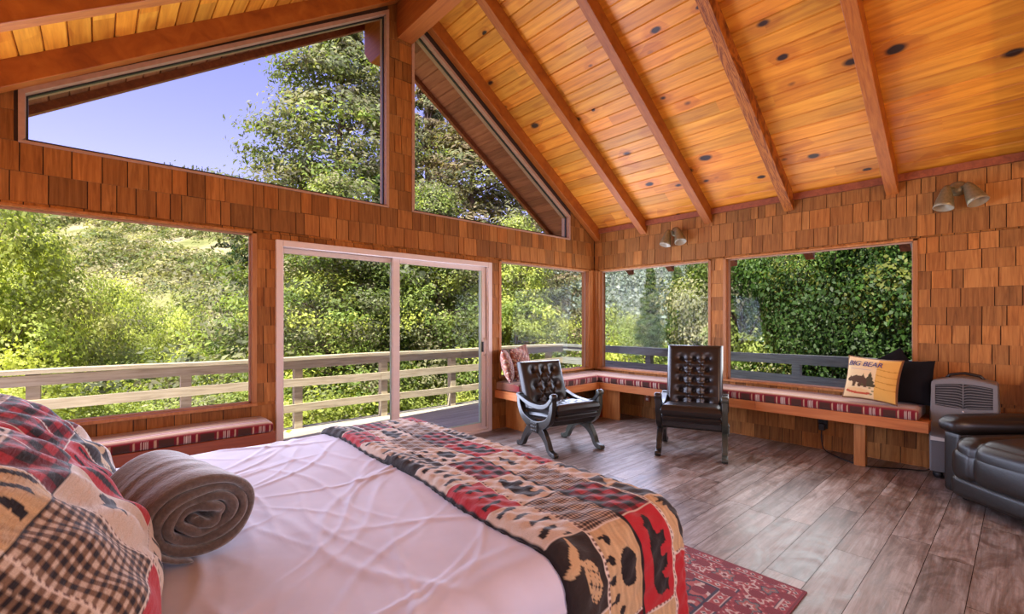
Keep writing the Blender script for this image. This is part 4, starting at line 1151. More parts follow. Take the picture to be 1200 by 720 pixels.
# ---------------------------------------------------------------- rolled blanket
M['plush'] = plain('taupe plush fleece', (.105, .080, .070), .95, var=.3, scale=90, spec=.1, bmp=.6, sheen=.6)
def blanket_roll(pos, rz, R=.140, L=.40, squash=.80):
    turns, t0 = 4.3, .027
    n = 300; th = np.linspace(0, turns*2*PI, n)
    rad = .018+(R-.018)*(th/th[-1])
    wob = 1+.05*np.sin(th*1.0+.6)*(1-th/th[-1])+.13*np.sin(2*th*.93+1.7)*np.clip(1-th/th[-1], 0, .75)+.10*np.sin(th*3.1)*np.clip(.85-th/th[-1], 0, 1)+.05*np.sin(th*4.7+1)*np.clip(.9-th/th[-1], 0, 1)
    x = rad*wob*np.cos(th+2.6); z = rad*wob*np.sin(th+2.6)*squash
    T = np.stack([np.gradient(x), np.gradient(z)], 1); T /= np.linalg.norm(T, axis=1, keepdims=True); Nn = np.stack([T[:, 1], -T[:, 0]], 1)
    tk = t0*(.92+.08*np.sin(th*5)); tk[-14:] *= np.linspace(1, .25, 14); tk[:8] *= np.linspace(.3, 1, 8)
    m_ = 46; ys = np.concatenate([[0, .002, .006, .012, .020], np.linspace(.03, L-.03, m_), [L-.02, L-.012, L-.006, L-.002, L]])
    d = np.minimum(ys, L-ys); shr = np.sqrt(np.clip(1-(1-np.clip(d/.018, 0, 1))**2, 0, 1))*.92+.08
    per = []
    for sgn in (1, -1):
        per.append((x, z, Nn*sgn))
    X = np.concatenate([x, x[::-1]]); Z = np.concatenate([z, z[::-1]]); NN = np.concatenate([Nn, -Nn[::-1]]); TK = np.concatenate([tk, tk[::-1]])
    outerq = np.concatenate([th/th[-1], (th/th[-1])[::-1]])
    P = np.zeros((len(ys), len(X), 3))
    rg = np.random.default_rng(5)
    ridge = np.interp(ys, np.linspace(0, L, 24), rg.normal(0, 1, 24))
    sh_ = np.interp(ys, np.linspace(0, L, 9), rg.normal(0, 1, 9))
    for i, yy in enumerate(ys):
        k = TK*.5*shr[i]
        sc = 1+.007*ridge[i]*outerq+.010*sh_[i]*outerq
        endw = .012*np.sin(np.concatenate([th, th[::-1]])*1.0+.5)+.010*np.sin(np.concatenate([th, th[::-1]])*2.3)
        P[i, :, 0] = (X+NN[:, 0]*k)*sc; P[i, :, 2] = (Z+NN[:, 1]*k)*sc; P[i, :, 1] = yy+endw*(1-2*yy/L)
    mb = MB(); mb.grid(P, (1, 1, 1), wrapv=True, flip=True)
    n2 = len(X)
    for r_, fl in ((P[0], False), (P[-1], True)):
        F = [(i, i+1, n2-2-i, n2-1-i) for i in range(n2//2-1)]
        mb.add(r_, [f[::-1] if fl else f for f in F], (1, 1, 1), 0, True)
    o = mb.build('blanket_roll', M['plush']); o.matrix_world = Tm(*pos) @ Rz(rz)
    tag(o, 'rolled up taupe plush blanket lying on the bed beside the pillows', 'blanket'); put_on(o, BZ+.006); return o
blanket_roll((-5.265, -2.78, .80), .22)
# ================================================================== OUTSIDE
M['deck'] = wood('weathered deck board', [(.2, (.30, .27, .22)), (.5, (.46, .42, .35)), (.8, (.6, .55, .47))], (2, 30, 20), .8, .35)
M['rail'] = wood('weathered rail wood', [(.2, (.26, .21, .15)), (.5, (.46, .39, .29)), (.8, (.60, .53, .41))], (3, 26, 40), .85, .35)
M['raily'] = wood('weathered rail wood painted shade', [(.2, (.11, .115, .105)), (.5, (.20, .21, .195)), (.8, (.30, .31, .29))], (26, 3, 40), .85, .35)  # side railing's shade is put into this darker copy of the rail wood
DZ = -.10
YR, XRB = 2.08, 1.62            # rail lines
mb = MB()
y = .14
while y < YR+.12:
    mb.box((-12, y, DZ-.04), (XRB+.12, min(y+.136, YR+.14), DZ), (random.random(), random.random(), random.random())); y += .142
mb.box((-12, YR+.1, DZ-.25), (XRB+.14, YR+.14, DZ-.04), (.3, .3, .3))
deck = struct(mb.build('deck', M['deck']), 'weathered grey wooden deck outside the glass door', 'deck')
mb = MB(); y = -9.
while y < .14:
    mb.box((.14, y, DZ-.04), (XRB+.12, y+.136, DZ), (random.random(),)*3); y += .142
mb.build('side_boards', M['deck'], deck)
mb = MB()
for x in (-10, -6, -2.5, 1.2): mb.box((x-.08, 1.9, -6), (x+.08, 2.06, DZ-.04))
for y in (-2, -6): mb.box((1.35, y-.08, -6), (1.5, y+.08, DZ-.04))
mb.build('deck_posts', M['rail'], deck)

rail = thing('deck_railing', 'sunlit weathered wooden railing along the deck outside the glass door', 'railing', (-3, YR, DZ))
def board(name, mat, lo, hi, par, sag=0):
    """long board with slightly uneven edges"""
    mb = MB(); ax = 0 if hi[0]-lo[0] > hi[1]-lo[1] else 1
    n = 24; A = []
    for i in range(n+1):
        t = i/n; p = lo[ax]+(hi[ax]-lo[ax])*t
        dz = -sag*math.sin(PI*t)+.006*math.sin(p*2.1+lo[2]*9)
        dn = .008*math.sin(p*1.3+lo[2]*5)
        oth = 1-ax
        q = []
        for (o_, z_) in ((lo[oth], lo[2]), (hi[oth], lo[2]), (hi[oth], hi[2]), (lo[oth], hi[2])):
            v = [0, 0, z_+dz]; v[ax] = p; v[oth] = o_+dn; q.append(v)
        A.append(q)
    V = [v for q in A for v in q]
    F = [(i*4+j, i*4+(j+1) % 4, i*4+4+(j+1) % 4, i*4+4+j) for i in range(n) for j in range(4)] + [(3, 2, 1, 0), (n*4, n*4+1, n*4+2, n*4+3)]
    if ax == 1: F = [f[::-1] for f in F]
    mb.add(V, F, (random.random(), random.random(), random.random()))
    return mb.build(name, mat, par, world=True)
zt = .835
board('top_cap', M['rail'], (-12, YR-.09, zt-.038), (XRB+.1, YR+.10, zt), rail)
for k, (za, zb) in enumerate(((zt-.155, zt-.04), (.455, .56), (.12, .215))):
    xs = [-12, -7.1, -4.1, -.95, XRB-.03] if k != 1 else [-12, -6, -2.4, XRB-.03]
    for a, b2 in zip(xs[:-1], xs[1:]):
        board('rail_board', M['rail'], (a, YR-.06, za+random.uniform(-.01, .012)), (b2-.006, YR-.022, zb+random.uniform(-.01, .012)), rail)
for px in (-14.5, 39, 218, 349.5, 450, 530.5, 644):
    u = (px-600)/FPX; d = FW+u*RT; t = (YR-EYE[1])/d[1]; x = EYE[0]+t*d[0]
    mb = MB(); mb.box((x-.05, YR-.02, DZ-.3), (x+.05, YR+.08, zt-.04), (random.random(), .5, .3)); mb.build('post', M['rail'], rail, world=True, bevel=.004)
rail2 = thing('deck_railing', 'shaded grey wooden railing along the side deck beyond the right wall windows', 'railing', (XRB, -2, DZ))
board('top_cap', M['raily'], (XRB-.09, -9, zt-.045), (XRB+.10, YR+.1, zt), rail2)
board('rail_board', M['raily'], (XRB-.06, -9, zt-.125), (XRB-.022, YR, zt-.045), rail2)
board('rail_board', M['raily'], (XRB-.06, -9, .44), (XRB-.022, YR, .57), rail2)
board('rail_board', M['raily'], (XRB-.06, -9, .10), (XRB-.022, YR, .21), rail2)
for px in (760, 933, 1105):
    u = (px-600)/FPX; d = FW+u*RT; t = (XRB-EYE[0])/d[0]; y = EYE[1]+t*d[1]
    mb = MB(); mb.box((XRB-.02, y-.05, DZ-.3), (XRB+.08, y+.05, zt-.04), (random.random(), .5, .3)); mb.build('post', M['raily'], rail2, world=True, bevel=.004)

# ---------------------------------------------------------------- terrain
def crest(px):
    """height of the skyline in picture rows for a column"""
    return np.interp(px, [-400, 0, 120, 250, 330, 480, 600, 700, 780, 850, 1100, 1600], [232, 226, 214, 226, 242, 268, 298, 312, 322, 316, 270, 260])
def far_d(px): return np.interp(px, [-400, 0, 250, 420, 600, 760, 900, 1200], [230, 230, 250, 330, 480, 520, 300, 120])
def rough_n(x, y):
    return (np.sin(x*.043+1.3)*np.cos(y*.051+.4)+.6*np.sin(x*.11+y*.07)+.35*np.sin(x*.23-y*.19+2)+.2*np.sin(x*.41+y*.5))
def ground_z(x, y):
    x = np.asarray(x, float); y = np.asarray(y, float)
    rel = np.stack([x-EYE[0], y-EYE[1]], -1); D = rel@FW; u = (rel@RT)/np.maximum(D, 1e-3)
    px = 600+FPX*u
    D = np.maximum(D, .5)
    Df = far_d(px)
    zf = EYE[2]+(HZ-crest(px))/FPX*Df
    # valley: falls away from the house, then climbs to the crest
    side = np.clip((px-850)/250, 0, 1)
    dip = -1.6-np.clip(D-6, 0, 60)*(.30*(1-side)+.04*side)
    t = np.clip((D-45)/(Df-45), 0, 1.25)
    tt = np.where(t <= 1, t*(1.25-.25*t), 1-(t-1)*.15)
    base = -1.6-54*(.30*(1-side)+.04*side)
    z = np.where(D < 45, dip, base+ (zf-base)*np.clip(tt, 0, 1.1))
    z = np.where(D < 60, np.minimum(dip, z) if False else np.where(D < 45, dip, z), z)
    amp = np.clip((D-40)/150, 0, 1)*3.2
    return z+amp*rough_n(x, y)*np.clip(1.15-t, .15, 1)+.25*np.sin(x*.7)*np.sin(y*.6)
def terrain_mat():
    m, nt, b, out = new_mat('hillside ground')
    n = noise(nt, coords(nt, (.09, .09, .09)), 1, 6, .6, .6); n2 = noise(nt, coords(nt, (.6, .6, .6)), 1, 5, .65)
    r = ramp(nt, [(.30, (.15, .18, .06)), (.46, (.26, .26, .11)), (.58, (.40, .35, .22)), (.70, (.52, .47, .38))], n.outputs['Fac'])
    r2 = ramp(nt, [(.3, (.55, .55, .5)), (.65, (1.1, 1.1, 1.1))], n2.outputs['Fac'])
    c = mixc(nt, 'MULTIPLY', .9, r.outputs[0], r2.outputs[0])
    nt.links.new(c, b.inputs['Base Color']); b.inputs['Roughness'].default_value = 1; b.inputs['Specular IOR Level'].default_value = .1
    return m
M['terrain'] = terrain_mat()
na, nd = 150, 130
pxs = np.linspace(-1500, 2700, na)
Ds = 1.5*np.power(900/1.5, np.linspace(0, 1, nd))
P = np.zeros((na, nd, 3))
for i, px in enumerate(pxs):
    gx = EYE[0]+Ds*(FW[0]+(px-600)/FPX*RT[0]); gy = EYE[1]+Ds*(FW[1]+(px-600)/FPX*RT[1])
    P[i, :, 0] = gx; P[i, :, 1] = gy; P[i, :, 2] = ground_z(gx, gy)
inside = (P[:, :, 0] < 1.9) & (P[:, :, 1] < 2.4)
P[:, :, 2] = np.where(inside, np.minimum(P[:, :, 2], -1.7), P[:, :, 2])
mb = MB(); mb.grid(P, (1, 1, 1), flip=True)
struct(mb.build('terrain', M['terrain']), 'steep hillside and far ridge beyond the deck', 'hill')

# ---------------------------------------------------------------- foliage
def leaf_mat(name, trans=.45, rough=.55):
    m, nt, b, out = new_mat(name)
    a = attr(nt); nt.nodes.remove(b)
    d = N(nt, 'ShaderNodeBsdfDiffuse'); t = N(nt, 'ShaderNodeBsdfTranslucent'); g = N(nt, 'ShaderNodeBsdfGlossy'); g.inputs['Roughness'].default_value = rough
    n = noise(nt, coords(nt, (3, 3, 3)), 1, 2); r = ramp(nt, [(.3, (.8, .8, .8)), (.7, (1.1, 1.1, 1.1))], n.outputs['Fac'])
    c = mixc(nt, 'MULTIPLY', 1.0, a.outputs['Color'], r.outputs[0])
    nt.links.new(c, d.inputs[0]); nt.links.new(mixc(nt, 'MULTIPLY', 1.0, c, (1.1, 1.15, .5)), t.inputs[0])
    m1 = N(nt, 'ShaderNodeMixShader'); m1.inputs[0].default_value = trans; nt.links.new(d.outputs[0], m1.inputs[1]); nt.links.new(t.outputs[0], m1.inputs[2])
    m2 = N(nt, 'ShaderNodeMixShader'); m2.inputs[0].default_value = .02; nt.links.new(m1.outputs[0], m2.inputs[1]); nt.links.new(g.outputs[0], m2.inputs[2])
    nt.links.new(m2.outputs[0], out.inputs[0]); return m
M['leaf'] = leaf_mat('leaves')
M['bark'] = wood('bark', [(.2, (.05, .035, .025)), (.5, (.12, .085, .06)), (.8, (.2, .15, .11))], (9, 9, 2), .9, .3)

def leaves_mesh(centers, normals, size, aspect, cols):
    """diamond leaves: centers (n,3), normals (n,3) -> one MB"""
    n = len(centers)
    nrm = normals/np.maximum(np.linalg.norm(normals, axis=1, keepdims=True), 1e-6)
    rnd = rng.normal(size=(n, 3)); t = np.cross(nrm, rnd); t /= np.maximum(np.linalg.norm(t, axis=1, keepdims=True), 1e-6)
    bt = np.cross(nrm, t)
    L = (size*rng.uniform(.6, 1.35, n))[:, None]; Wd = L*aspect
    V = np.stack([centers-t*L*.5, centers+bt*Wd*.5+nrm*L*.06, centers+t*L*.5-nrm*L*.08, centers-bt*Wd*.5+nrm*L*.06], 1).reshape(-1, 3)
    return V, np.repeat(cols, 4, axis=0)
def mesh_from_quads(name, V, C, mat):
    me = bpy.data.meshes.new(name); nq = len(V)//4
    me.vertices.add(len(V)); me.vertices.foreach_set('co', V.astype(np.float32).ravel())
    me.loops.add(len(V)); me.loops.foreach_set('vertex_index', np.arange(len(V), dtype=np.int32))
    me.polygons.add(nq); me.polygons.foreach_set('loop_start', np.arange(0, len(V), 4, dtype=np.int32)); me.polygons.foreach_set('loop_total', np.full(nq, 4, np.int32))
    at = me.color_attributes.new('Col', 'FLOAT_COLOR', 'POINT'); CC = np.ones((len(V), 4), np.float32); CC[:, :3] = C; at.data.foreach_set('color', CC.ravel())
    me.materials.append(mat); me.update(calc_edges=True); return me

def crown_pts(kind, H, R, z0, ncl):
    """cluster centres and their radius"""
    if kind == 'conifer':
        s = rng.random(ncl)**1.35; z = z0+(H-z0)*s
        prof = np.power(1-s, .8)*R*(1+.22*np.sin(s*46))
        a = rng.random(ncl)*2*PI; rr = prof*np.sqrt(rng.uniform(.12, 1, ncl))
        z -= rr*.22
        return np.stack([rr*np.cos(a), rr*np.sin(a), z], 1), np.clip(.34*prof, .16, .5), np.array([.9, .9, .35])
    if kind == 'cedar':      # loose billowing crown
        s = rng.random(ncl); z = z0+(H-z0)*s
        prof = R*np.power(np.sin(np.clip(s*.86+.14, 0, 1)*PI), .6)*(1-.45*s)*(1+.25*np.sin(s*31+1))
        a = rng.random(ncl)*2*PI; rr = prof*np.power(rng.random(ncl), .4)*(1+.2*np.sin(a*5+s*9))
        return np.stack([rr*np.cos(a), rr*np.sin(a), z-rr*.1], 1), np.full(ncl, .24*R**.5+.1), np.array([1, 1, .55])
    d = rng.normal(size=(ncl, 3)); d /= np.linalg.norm(d, axis=1, keepdims=True)
    r = np.power(rng.uniform(.25, 1, ncl), .45)*(1+.18*np.sin(d[:, 0]*5+d[:, 1]*4)+.14*np.sin(d[:, 2]*7+d[:, 1]*6))
    p = d*r[:, None]*np.array([R, R, (H-z0)/2]); p[:, 2] += (H+z0)/2
    return p, rng.uniform(.22, .48, ncl)*R**.6+.06, np.array([1, 1, .72])

def make_tree(kind, H, R, z0, ncl, per, size, aspect, pal, trunk_r, name):
    """returns (crown mesh, trunk mesh)"""
    c, cr, flat = crown_pts(kind, H, R, z0, ncl)
    n = ncl*per
    base = np.repeat(c, per, axis=0); rad = np.repeat(cr, per)
    off = rng.normal(size=(n, 3))*.46*flat*rad[:, None]
    pts = base+off
    ax = np.array([0, 0, (H+z0)/2]); outw = base-np.array([0, 0, 1.0])*0; outw = outw*np.array([1, 1, 0])
    outw /= np.maximum(np.linalg.norm(outw, axis=1, keepdims=True), .05)
    cl = off/np.maximum(np.linalg.norm(off, axis=1, keepdims=True), 1e-4)
    nrm = cl*.75+outw*.40+np.array([0, 0, .42])+rng.normal(size=(n, 3))*.34
    pal = np.array(pal); ci = rng.integers(0, len(pal), ncl)
    cols = np.repeat(pal[ci], per, axis=0)*rng.uniform(.75, 1.2, (n, 1))*np.repeat(rng.uniform(.6, 1.3, (ncl, 1)), per, axis=0)
    V, C = leaves_mesh(pts, nrm, size, aspect, cols)
    crown = mesh_from_quads('crown', V, C, M['leaf'])
    mb = MB()
    k = 9
    trunkp = [(.12*math.sin(i*.9)*trunk_r*3, .12*math.cos(i*1.3)*trunk_r*3, -1.5+(H*.93+1.5)*i/(k-1)) for i in range(k)]
    mb.tube(trunkp, [trunk_r*(1.25-1.15*i/(k-1)) for i in range(k)], 9, (.5, .5, .5))
    for j in rng.choice(ncl, min(ncl, 46), replace=False):
        e = c[j]; zb = max(z0*.6, e[2]-math.hypot(e[0], e[1])*(.75 if kind == 'round' else .1)); zb = min(zb, H*.85)
        b0 = np.array([0, 0, zb]); m_ = (b0+e)/2+np.array([0, 0, -.05*R])
        mb.tube([tuple(b0), tuple(m_), tuple(e)], [trunk_r*.38, trunk_r*.22, trunk_r*.07], 5, (.4, .5, .5))
    tr = mb.build('trunk', M['bark']); me = tr.data; bpy.data.objects.remove(tr)
    return crown, me
def place_tree(meshes, name, label, x, y, z, s=1.0, rz=0, group=None, cat='tree', sz=None):
    t = thing(name, label, cat, (x, y, z), rz, group); t.scale = (s, s, sz or s)
    for nm, me in zip(('crown', 'trunk'), meshes):
        o = bpy.data.objects.new(nm, me); COL.objects.link(o); o.parent = t
    return t
Gd = [(.07, .12, .03), (.09, .15, .04), (.12, .18, .05), (.07, .13, .05)]
Gm = [(.20, .28, .06), (.29, .37, .085), (.38, .45, .12), (.18, .26, .06)]
Gy = [(.50, .56, .11), (.58, .62, .15), (.42, .50, .11), (.64, .64, .22)]
Gg = [(.20, .23, .12), (.27, .28, .15), (.34, .33, .19), (.16, .19, .10)]
Gb = [(.30, .24, .15), (.38, .30, .19), (.25, .23, .13), (.20, .19, .10)]
Go = [(.036, .086, .012), (.052, .115, .017), (.078, .15, .022), (.032, .074, .012), (.16, .18, .026)]
TREES = {
 'big_conifer': make_tree('conifer', 12.5, 4.4, .8, 1500, 60, .115, .42, Gg+Gg+Gm[:2], .2, 'a'),
 'cedar': make_tree('cedar', 9, 2.5, .3, 520, 130, .085, .5, Gm+Gg[:3]+Gy[:1], .17, 'b'),
 'sun_cedar': make_tree('cedar', 8, 2.0, .2, 440, 130, .082, .5, Gy[:3]+Gg[1:3]+Gm[1:3], .14, 'c'),
 'pine': make_tree('conifer', 9, 1.9, .5, 900, 60, .10, .35, Gd+Gm[:2]+Gg[:1], .13, 'd'),
 'dark': make_tree('conifer', 9, 2.2, .3, 800, 60, .11, .40, Gd+Gm[:1], .15, 'e'),
 'brown': make_tree('conifer', 12, 2.6, 1.5, 800, 64, .12, .35, Gb+Gg[:2], .17, 'f'),
 'oak': make_tree('round', 6.2, 2.5, .6, 150, 360, .095, .62, Go, .15, 'g'),
 'bush': make_tree('round', 4.2, 2.4, -.6, 95, 420, .10, .6, Gy, .1, 'h'),
 'bush2': make_tree('round', 4.6, 2.2, -.6, 90, 420, .10, .55, Gm[:3]+Gg[1:3], .1, 'i'),
}
def put(kind, name, label, px, D, ytop, H, group=None, rz=None, zoff=0, wide=1.0, cat='tree'):
    """a tree of native height H whose tip reaches picture row ytop"""
    x, y = at_depth(px, D); z0 = float(ground_z(x, y))
    zt_ = z_at(ytop, D); s = (zt_-z0)/H
    t = place_tree(TREES[kind], name, label, x, y, z0, 1, rz if rz is not None else random.random()*6.28, group, cat)
    # the crown keeps its proportions; a taller tree gets a longer trunk
    w_ = max(wide, .60*s) if kind.startswith('bush') and px < 320 else wide; cz = min(s, (1.3 if kind in ('bush', 'bush2', 'oak') else 3)*w_)
    for ch in t.children:
        if ch.name.startswith('crown'): ch.scale = (w_, w_, cz); ch.location.z = (s-cz)*H
        else: ch.scale = (w_*.8, w_*.8, s)
    return t
# near trees outside the glass door and gable windows
put('big_conifer', 'conifer_tree', 'tall grey green conifer filling the left gable window', 398, 13.0, 8, 12.5, wide=1.38, rz=.4)
put('brown', 'conifer_tree', 'brownish conifer behind the right gable window', 552, 15, 85, 12, rz=1.2, wide=1.75)
put('brown', 'conifer_tree', 'tall thin brownish conifer next to the shingled pillar, in the right gable window', 500, 18, 88, 12, rz=3.2, wide=1.45)
put('brown', 'conifer_tree', 'low brownish conifer at the outer tip of the right gable window', 622, 17, 180, 12, rz=2.2, wide=1.4)
put('cedar', 'cedar_tree', 'dense green cedar behind the left glass door panel', 392, 9.5, 215, 9, wide=.9, rz=.3)
put('cedar', 'cedar_tree', 'shaggy green cedar behind the right glass door panel', 512, 11.0, 225, 9, wide=.9, rz=2.1)
put('dark', 'conifer_tree', 'dark green conifer at the right edge of the left picture window', 283, 14.5, 255, 9, wide=.72, rz=1)
put('dark', 'conifer_tree', 'dark conifer standing between the two cedars behind the door', 452, 11, 205, 9, wide=1.1, rz=4)
put('sun_cedar', 'cedar_tree', 'sunlit yellow green cedar filling the window right of the door', 606, 11.5, 262, 8, wide=.82, rz=.7)
put('pine', 'pine_tree', 'pointed young pine in the corner window, left of the pair', 762, 20, 313, 9, wide=.85, rz=.2)
put('pine', 'pine_tree', 'pointed young pine in the corner window, right of the pair', 794, 18.5, 314, 9, wide=.75, rz=2.2)
put('sun_cedar', 'cedar_tree', 'bright cedar beside the pine pair, near the window post', 836, 14, 334, 8, wide=.5, rz=3.3)
put('oak', 'oak_tree', 'green oak top behind the window post on the right wall', 852, 15, 268, 6.2, wide=.6, rz=3)
put('bush2', 'shrub', 'pale branchy shrub at the left side of the right wall window', 868, 9.0, 240, 4.6, wide=.62, rz=1.1, cat='shrub')
put('oak', 'oak_tree', 'leafy dark green oak in the middle of the right wall window', 975, 7.8, 235, 6.2, wide=.60, rz=0)
put('oak', 'oak_tree', 'leafy dark green oak at the right side of the right wall window', 1075, 7.2, 225, 6.2, wide=.66, rz=2)
put('dark', 'conifer_tree', 'dark conifer behind the oaks of the right wall window', 1010, 12, 200, 9, wide=1.2, rz=2)
put('bush', 'shrub', 'bright low shrub below the side railing, left of the yellow cushion', 900, 11, 425, 4.2, wide=.8, rz=2, cat='shrub')
put('bush2', 'shrub', 'green low shrub below the side railing, right beside the yellow cushion', 1000, 8.5, 400, 4.6, wide=.7, rz=2.7, cat='shrub')
# yellow green trees in the valley left of the door
valley = [(-150, 11, 250, 'bush', 4.2), (-48, 12.5, 236, 'bush', 4.2), (60, 20, 330, 'bush', 4.2), (5, 16, 345, 'bush', 4.2), (118, 24, 372, 'bush', 4.2), (165, 30, 362, 'bush2', 4.6), (212, 28, 385, 'bush', 4.2),
          (100, 38, 345, 'bush2', 4.6), (40, 30, 320, 'bush', 4.2), (150, 48, 352, 'bush', 4.2), (235, 45, 372, 'bush2', 4.6), (262, 26, 402, 'bush2', 4.6), (70, 14, 418, 'bush', 4.2), (150, 15, 430, 'bush2', 4.6),
          (215, 17, 425, 'bush', 4.2), (255, 13, 446, 'bush', 4.2), (20, 9, 432, 'bush', 4.2), (110, 10, 458, 'bush', 4.2), (185, 10.5, 462, 'bush2', 4.6), (300, 9, 440, 'bush2', 4.6)]
where = ['at the left edge of the photo, second tall one', 'tall and bright at the left edge of the photo', 'rounded, halfway up beside the tall bright tree', 'low at the left edge behind the railing', 'in the valley, middle of the left window',
         'in the valley, right of the middle of the left window', 'in the valley, below the rocky slope', 'far down the valley, left part of the window', 'behind the tall bright tree at the left', 'farthest of the valley trees, in the middle',
         'farthest of the valley trees, near the dark conifer', 'just left of the dark conifer', 'behind the top rail, above the pillows', 'behind the top rail, middle of the left window', 'behind the top rail, right of the middle', 'behind the top rail, near the dark conifer',
         'below the railing at the left edge', 'below the railing, above the rear pillow', 'below the railing, middle of the left window', 'below the railing, between the left window and the door']
for i, (px, D, yt, k, H) in enumerate(valley):
    wd = {'bush': 1, 'bush2': 1, 'sun_cedar': .9}[k]*(1 if D < 25 else 1.5)*(.75 if D < 13 else 1)
    put(k, 'valley_tree', 'yellow green tree '+where[i], px, D, yt, H, 'yellow green trees in the valley', wide=wd)
und = [(350, 8.2, 452), (420, 8.8, 458), (480, 9.5, 446), (540, 10.3, 448), (600, 11.4, 425), (660, 12.6, 415), (720, 12, 425), (800, 11, 430), (850, 9.6, 428), (710, 30, 380), (690, 22, 398), (740, 26, 392)]
uw = ['left of the left door panel', 'middle of the left door panel', 'beside the door mullion', 'in the right door panel', 'behind the floral cushions', 'left of the corner post', 'right of the corner post', 'behind the tall armchair', 'by the window post', 'far down beside the corner post', 'halfway down beside the corner post', 'far down left of the pine pair']
for i, (px, D, yt) in enumerate(und):
    put('bush2' if i % 2 else 'bush', 'shrub', 'sunny shrub below the deck railing, '+uw[i], px, D, yt, 4.6 if i % 2 else 4.2, 'shrubs below the deck', wide=.75 if D < 15 else 1.3, cat='shrub')

# hillside scrub and far forest: nobody could count it
def scatter(name, label, n, pxr, tr, size, pal, per, mode, seedshift=0):
    px = rng.uniform(*pxr, n); Df = far_d(px); t = rng.uniform(*tr, n); D = 45+(Df-45)*t
    x = EYE[0]+D*(FW[0]+(px-600)/FPX*RT[0]); y = EYE[1]+D*(FW[1]+(px-600)/FPX*RT[1])
    dens = rough_n(x*1.7+40, y*1.7)
    keep = dens > (-.55 if mode == 'bush' else -1.3)+rng.uniform(-.6, .6, n)
    x, y, D = x[keep], y[keep], D[keep]; z = ground_z(x, y); k = len(x)
    s = size*rng.uniform(.5, 1.5, k)
    base = np.repeat(np.stack([x, y, z], 1), per, axis=0); S = np.repeat(s, per)
    m_ = len(base)
    if mode == 'bush':
        d = rng.normal(size=(m_, 3)); d /= np.linalg.norm(d, axis=1, keepdims=True); d[:, 2] = np.abs(d[:, 2])
        pts = base+d*S[:, None]*.5*np.array([1, 1, .8]); nrm = d+rng.normal(size=(m_, 3))*.25; ls = S*.20*np.clip(np.repeat(D, per)/220, .5, 1.2)
    else:
        q = rng.random(m_); a = rng.random(m_)*2*PI; r = (1-q)*.2*S
        pts = base+np.stack([r*np.cos(a), r*np.sin(a), S*(q*.95+.05)], 1); nrm = np.stack([np.cos(a), np.sin(a), np.full(m_, .5)], 1)+rng.normal(size=(m_, 3))*.3; ls = S*.06
    pal = np.array(pal); cols = np.repeat(pal[rng.integers(0, len(pal), k)]*rng.uniform(.6, 1.3, (k, 1)), per, axis=0)*rng.uniform(.85, 1.15, (m_, 1))
    V, C = leaves_mesh(pts, nrm, 1, .7, cols)
    n4 = len(pts); Lc = np.repeat(ls, 4)[:, None]; cc = np.repeat(pts, 4, axis=0); V = cc+(V-cc)*Lc
    o = bpy.data.objects.new(name, mesh_from_quads(name, V, C, M['leaf'])); COL.objects.link(o)
    return tag(o, label, 'vegetation', kind='stuff')
scatter('hillside_scrub', 'olive green scrub covering the rocky slope seen through the left window', 4200, (-120, 480), (.05, .98), 5.6, [(.22, .25, .09), (.34, .33, .15), (.16, .20, .07), (.40, .37, .21)], 70, 'bush')
scatter('hillside_forest', 'dark conifers along the top of the far slope in the left window', 1500, (-120, 420), (.72, 1.03), 9, [(.13, .16, .08), (.17, .19, .10), (.21, .22, .13)], 70, 'conifer')
scatter('distant_forest', 'haze-tinted conifer forest on the distant ridge seen through the corner windows', 9000, (470, 900), (.12, 1.02), 11, [(.24, .30, .27), (.28, .33, .30), (.32, .36, .33)], 60, 'conifer')  # distance haze is put into the pale bluish leaf colours

# rocks on the slope
M['rock'] = plain('grey rock', (.42, .38, .33), .95, var=.35, scale=1.2)
for i in range(16):
    px = random.choice([random.uniform(85, 150), random.uniform(180, 215), random.uniform(90, 250)]); Df = float(far_d(px)); D = 45+(Df-45)*random.uniform(.55, .8)
    x, y = at_depth(px, D); mb = MB()
    U = np.linspace(0, 2*PI, 10)[:-1]; W = np.linspace(-PI/2, PI/2, 7)
    ph = rng.random(6)*6
    rr = np.array([[1+.3*math.sin(3*u+ph[0])*math.cos(w_)+.25*math.sin(4*w_+ph[1]+2*u) for w_ in W] for u in U])
    sx = random.uniform(1.8, 4.0)
    Pq = np.array([[(rr[i_, j_]*math.cos(u)*math.cos(w_)*sx, rr[i_, j_]*math.sin(u)*math.cos(w_)*sx, rr[i_, j_]*math.sin(w_)*sx*.8) for j_, w_ in enumerate(W)] for i_, u in enumerate(U)])
    mb.grid(Pq, (1, 1, 1), wrapu=True, smooth=False)
    o = mb.build('boulder', M['rock']); o.location = (x, y, float(ground_z(x, y))+.4)
    tag(o, 'pale grey boulder on the scrubby slope across the valley', 'boulder', 'boulders on the far slope')

# ================================================================== LIGHT, SKY, CAMERA
w = bpy.data.worlds.new('sky'); SC.world = w; w.use_nodes = True
nt = w.node_tree
for n in list(nt.nodes): nt.nodes.remove(n)
sky = N(nt, 'ShaderNodeTexSky', sky_type='NISHITA'); sky.sun_disc = False; sky.sun_elevation = math.radians(48); sky.sun_rotation = math.radians(250); sky.altitude = 900; sky.air_density = 1.0; sky.dust_density = .6; sky.ozone_density = 2.5
mxn = N(nt, 'ShaderNodeMix', data_type='RGBA', blend_type='MULTIPLY'); mxn.inputs[0].default_value = 1; nt.links.new(sky.outputs[0], mxn.inputs[6]); mxn.inputs[7].default_value = (1.55, .94, 1.25, 1)
bg = N(nt, 'ShaderNodeBackground'); bg.inputs[1].default_value = .30; nt.links.new(mxn.outputs[2], bg.inputs[0])
wo = N(nt, 'ShaderNodeOutputWorld'); nt.links.new(bg.outputs[0], wo.inputs[0])

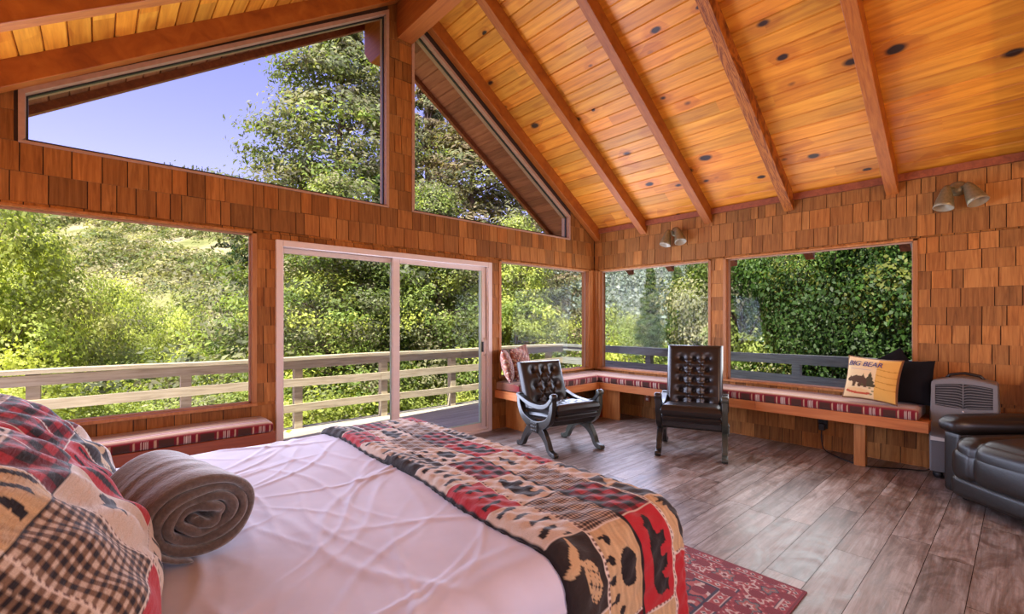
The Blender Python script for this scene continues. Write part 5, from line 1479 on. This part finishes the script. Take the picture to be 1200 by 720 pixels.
def light(name, typ, loc, energy, col, direction=None, size=1, size_y=None, spread=None):
    l = bpy.data.lights.new(name, typ); l.energy = energy; l.color = col
    if typ == 'AREA':
        l.shape = 'RECTANGLE'; l.size = size; l.size_y = size_y or size
        if spread: l.spread = spread
    elif typ == 'POINT': l.shadow_soft_size = size
    elif typ == 'SUN': l.angle = size
    o = bpy.data.objects.new(name, l); COL.objects.link(o); o.location = loc
    if direction is not None: o.rotation_euler = Vector(direction).to_track_quat('-Z', 'Y').to_euler()
    return o
SUNDIR = Vector((.62, .25, -1.0))
light('sun', 'SUN', (0, 0, 20), 14, (1, .92, .74), SUNDIR, math.radians(.6))
# area lamps for daylight entering through the windows; rear and side ones are added fill
COOL = (.66, .74, 1.0)
light('daylight_door', 'AREA', (-3.17, -.09, 1.02), 120, COOL, (0, -1, .12), 2.0, 1.6)
light('daylight_left_window', 'AREA', (-5.37, -.09, 1.30), 110, COOL, (0, -1, .12), 1.4, 1.1)
light('daylight_corner_window', 'AREA', (-.98, -.09, 1.30), 55, COOL, (0, -1, .12), 1.4, 1.1)
light('daylight_right_window', 'AREA', (-.09, -.9, 1.30), 35, COOL, (-1, 0, .12), 1.3, 1.1)
light('daylight_right_window_large', 'AREA', (-.09, -2.76, 1.30), 35, (.90, .93, .96), (-1, 0, .12), 1.4, 1.1)
light('fill_rear', 'AREA', (-3.2, YB-.2, 1.4), 40, (1, .88, .78), (0, 1, .15), 3.6, 1.6)  # added fill lamp behind the camera, at an invented opening
light('fill_side', 'AREA', (XL-.2, -5.4, 1.5), 35, (1, .93, .85), (1, 0, .1), 2.2, 1.1)  # added fill lamp beside the camera, no known window there
# warm lamps of the room, behind the camera
light('lamp', 'POINT', (-2.81, -6.5, 2.35), 125, (1, .66, .36), None, .12)

cam = bpy.data.cameras.new('camera'); co = bpy.data.objects.new('camera', cam); COL.objects.link(co)
co.location = tuple(EYE); co.rotation_euler = (PI/2, 0, TH-PI/2)
cam.sensor_width = 36; cam.lens = FPX/1200*36; cam.shift_y = (HZ-360)/1200; cam.clip_end = 3000; cam.clip_start = .02
SC.camera = co
SC.view_settings.view_transform = 'Standard'; SC.view_settings.look = 'None'; SC.view_settings.gamma = 1; SC.view_settings.use_curve_mapping = False
SC.view_settings.exposure = 0
SC.cycles.use_denoising = True
SC.cycles.max_bounces = 8; SC.cycles.transparent_max_bounces = 16; SC.cycles.diffuse_bounces = 4
SC.cycles.sample_clamp_indirect = 6
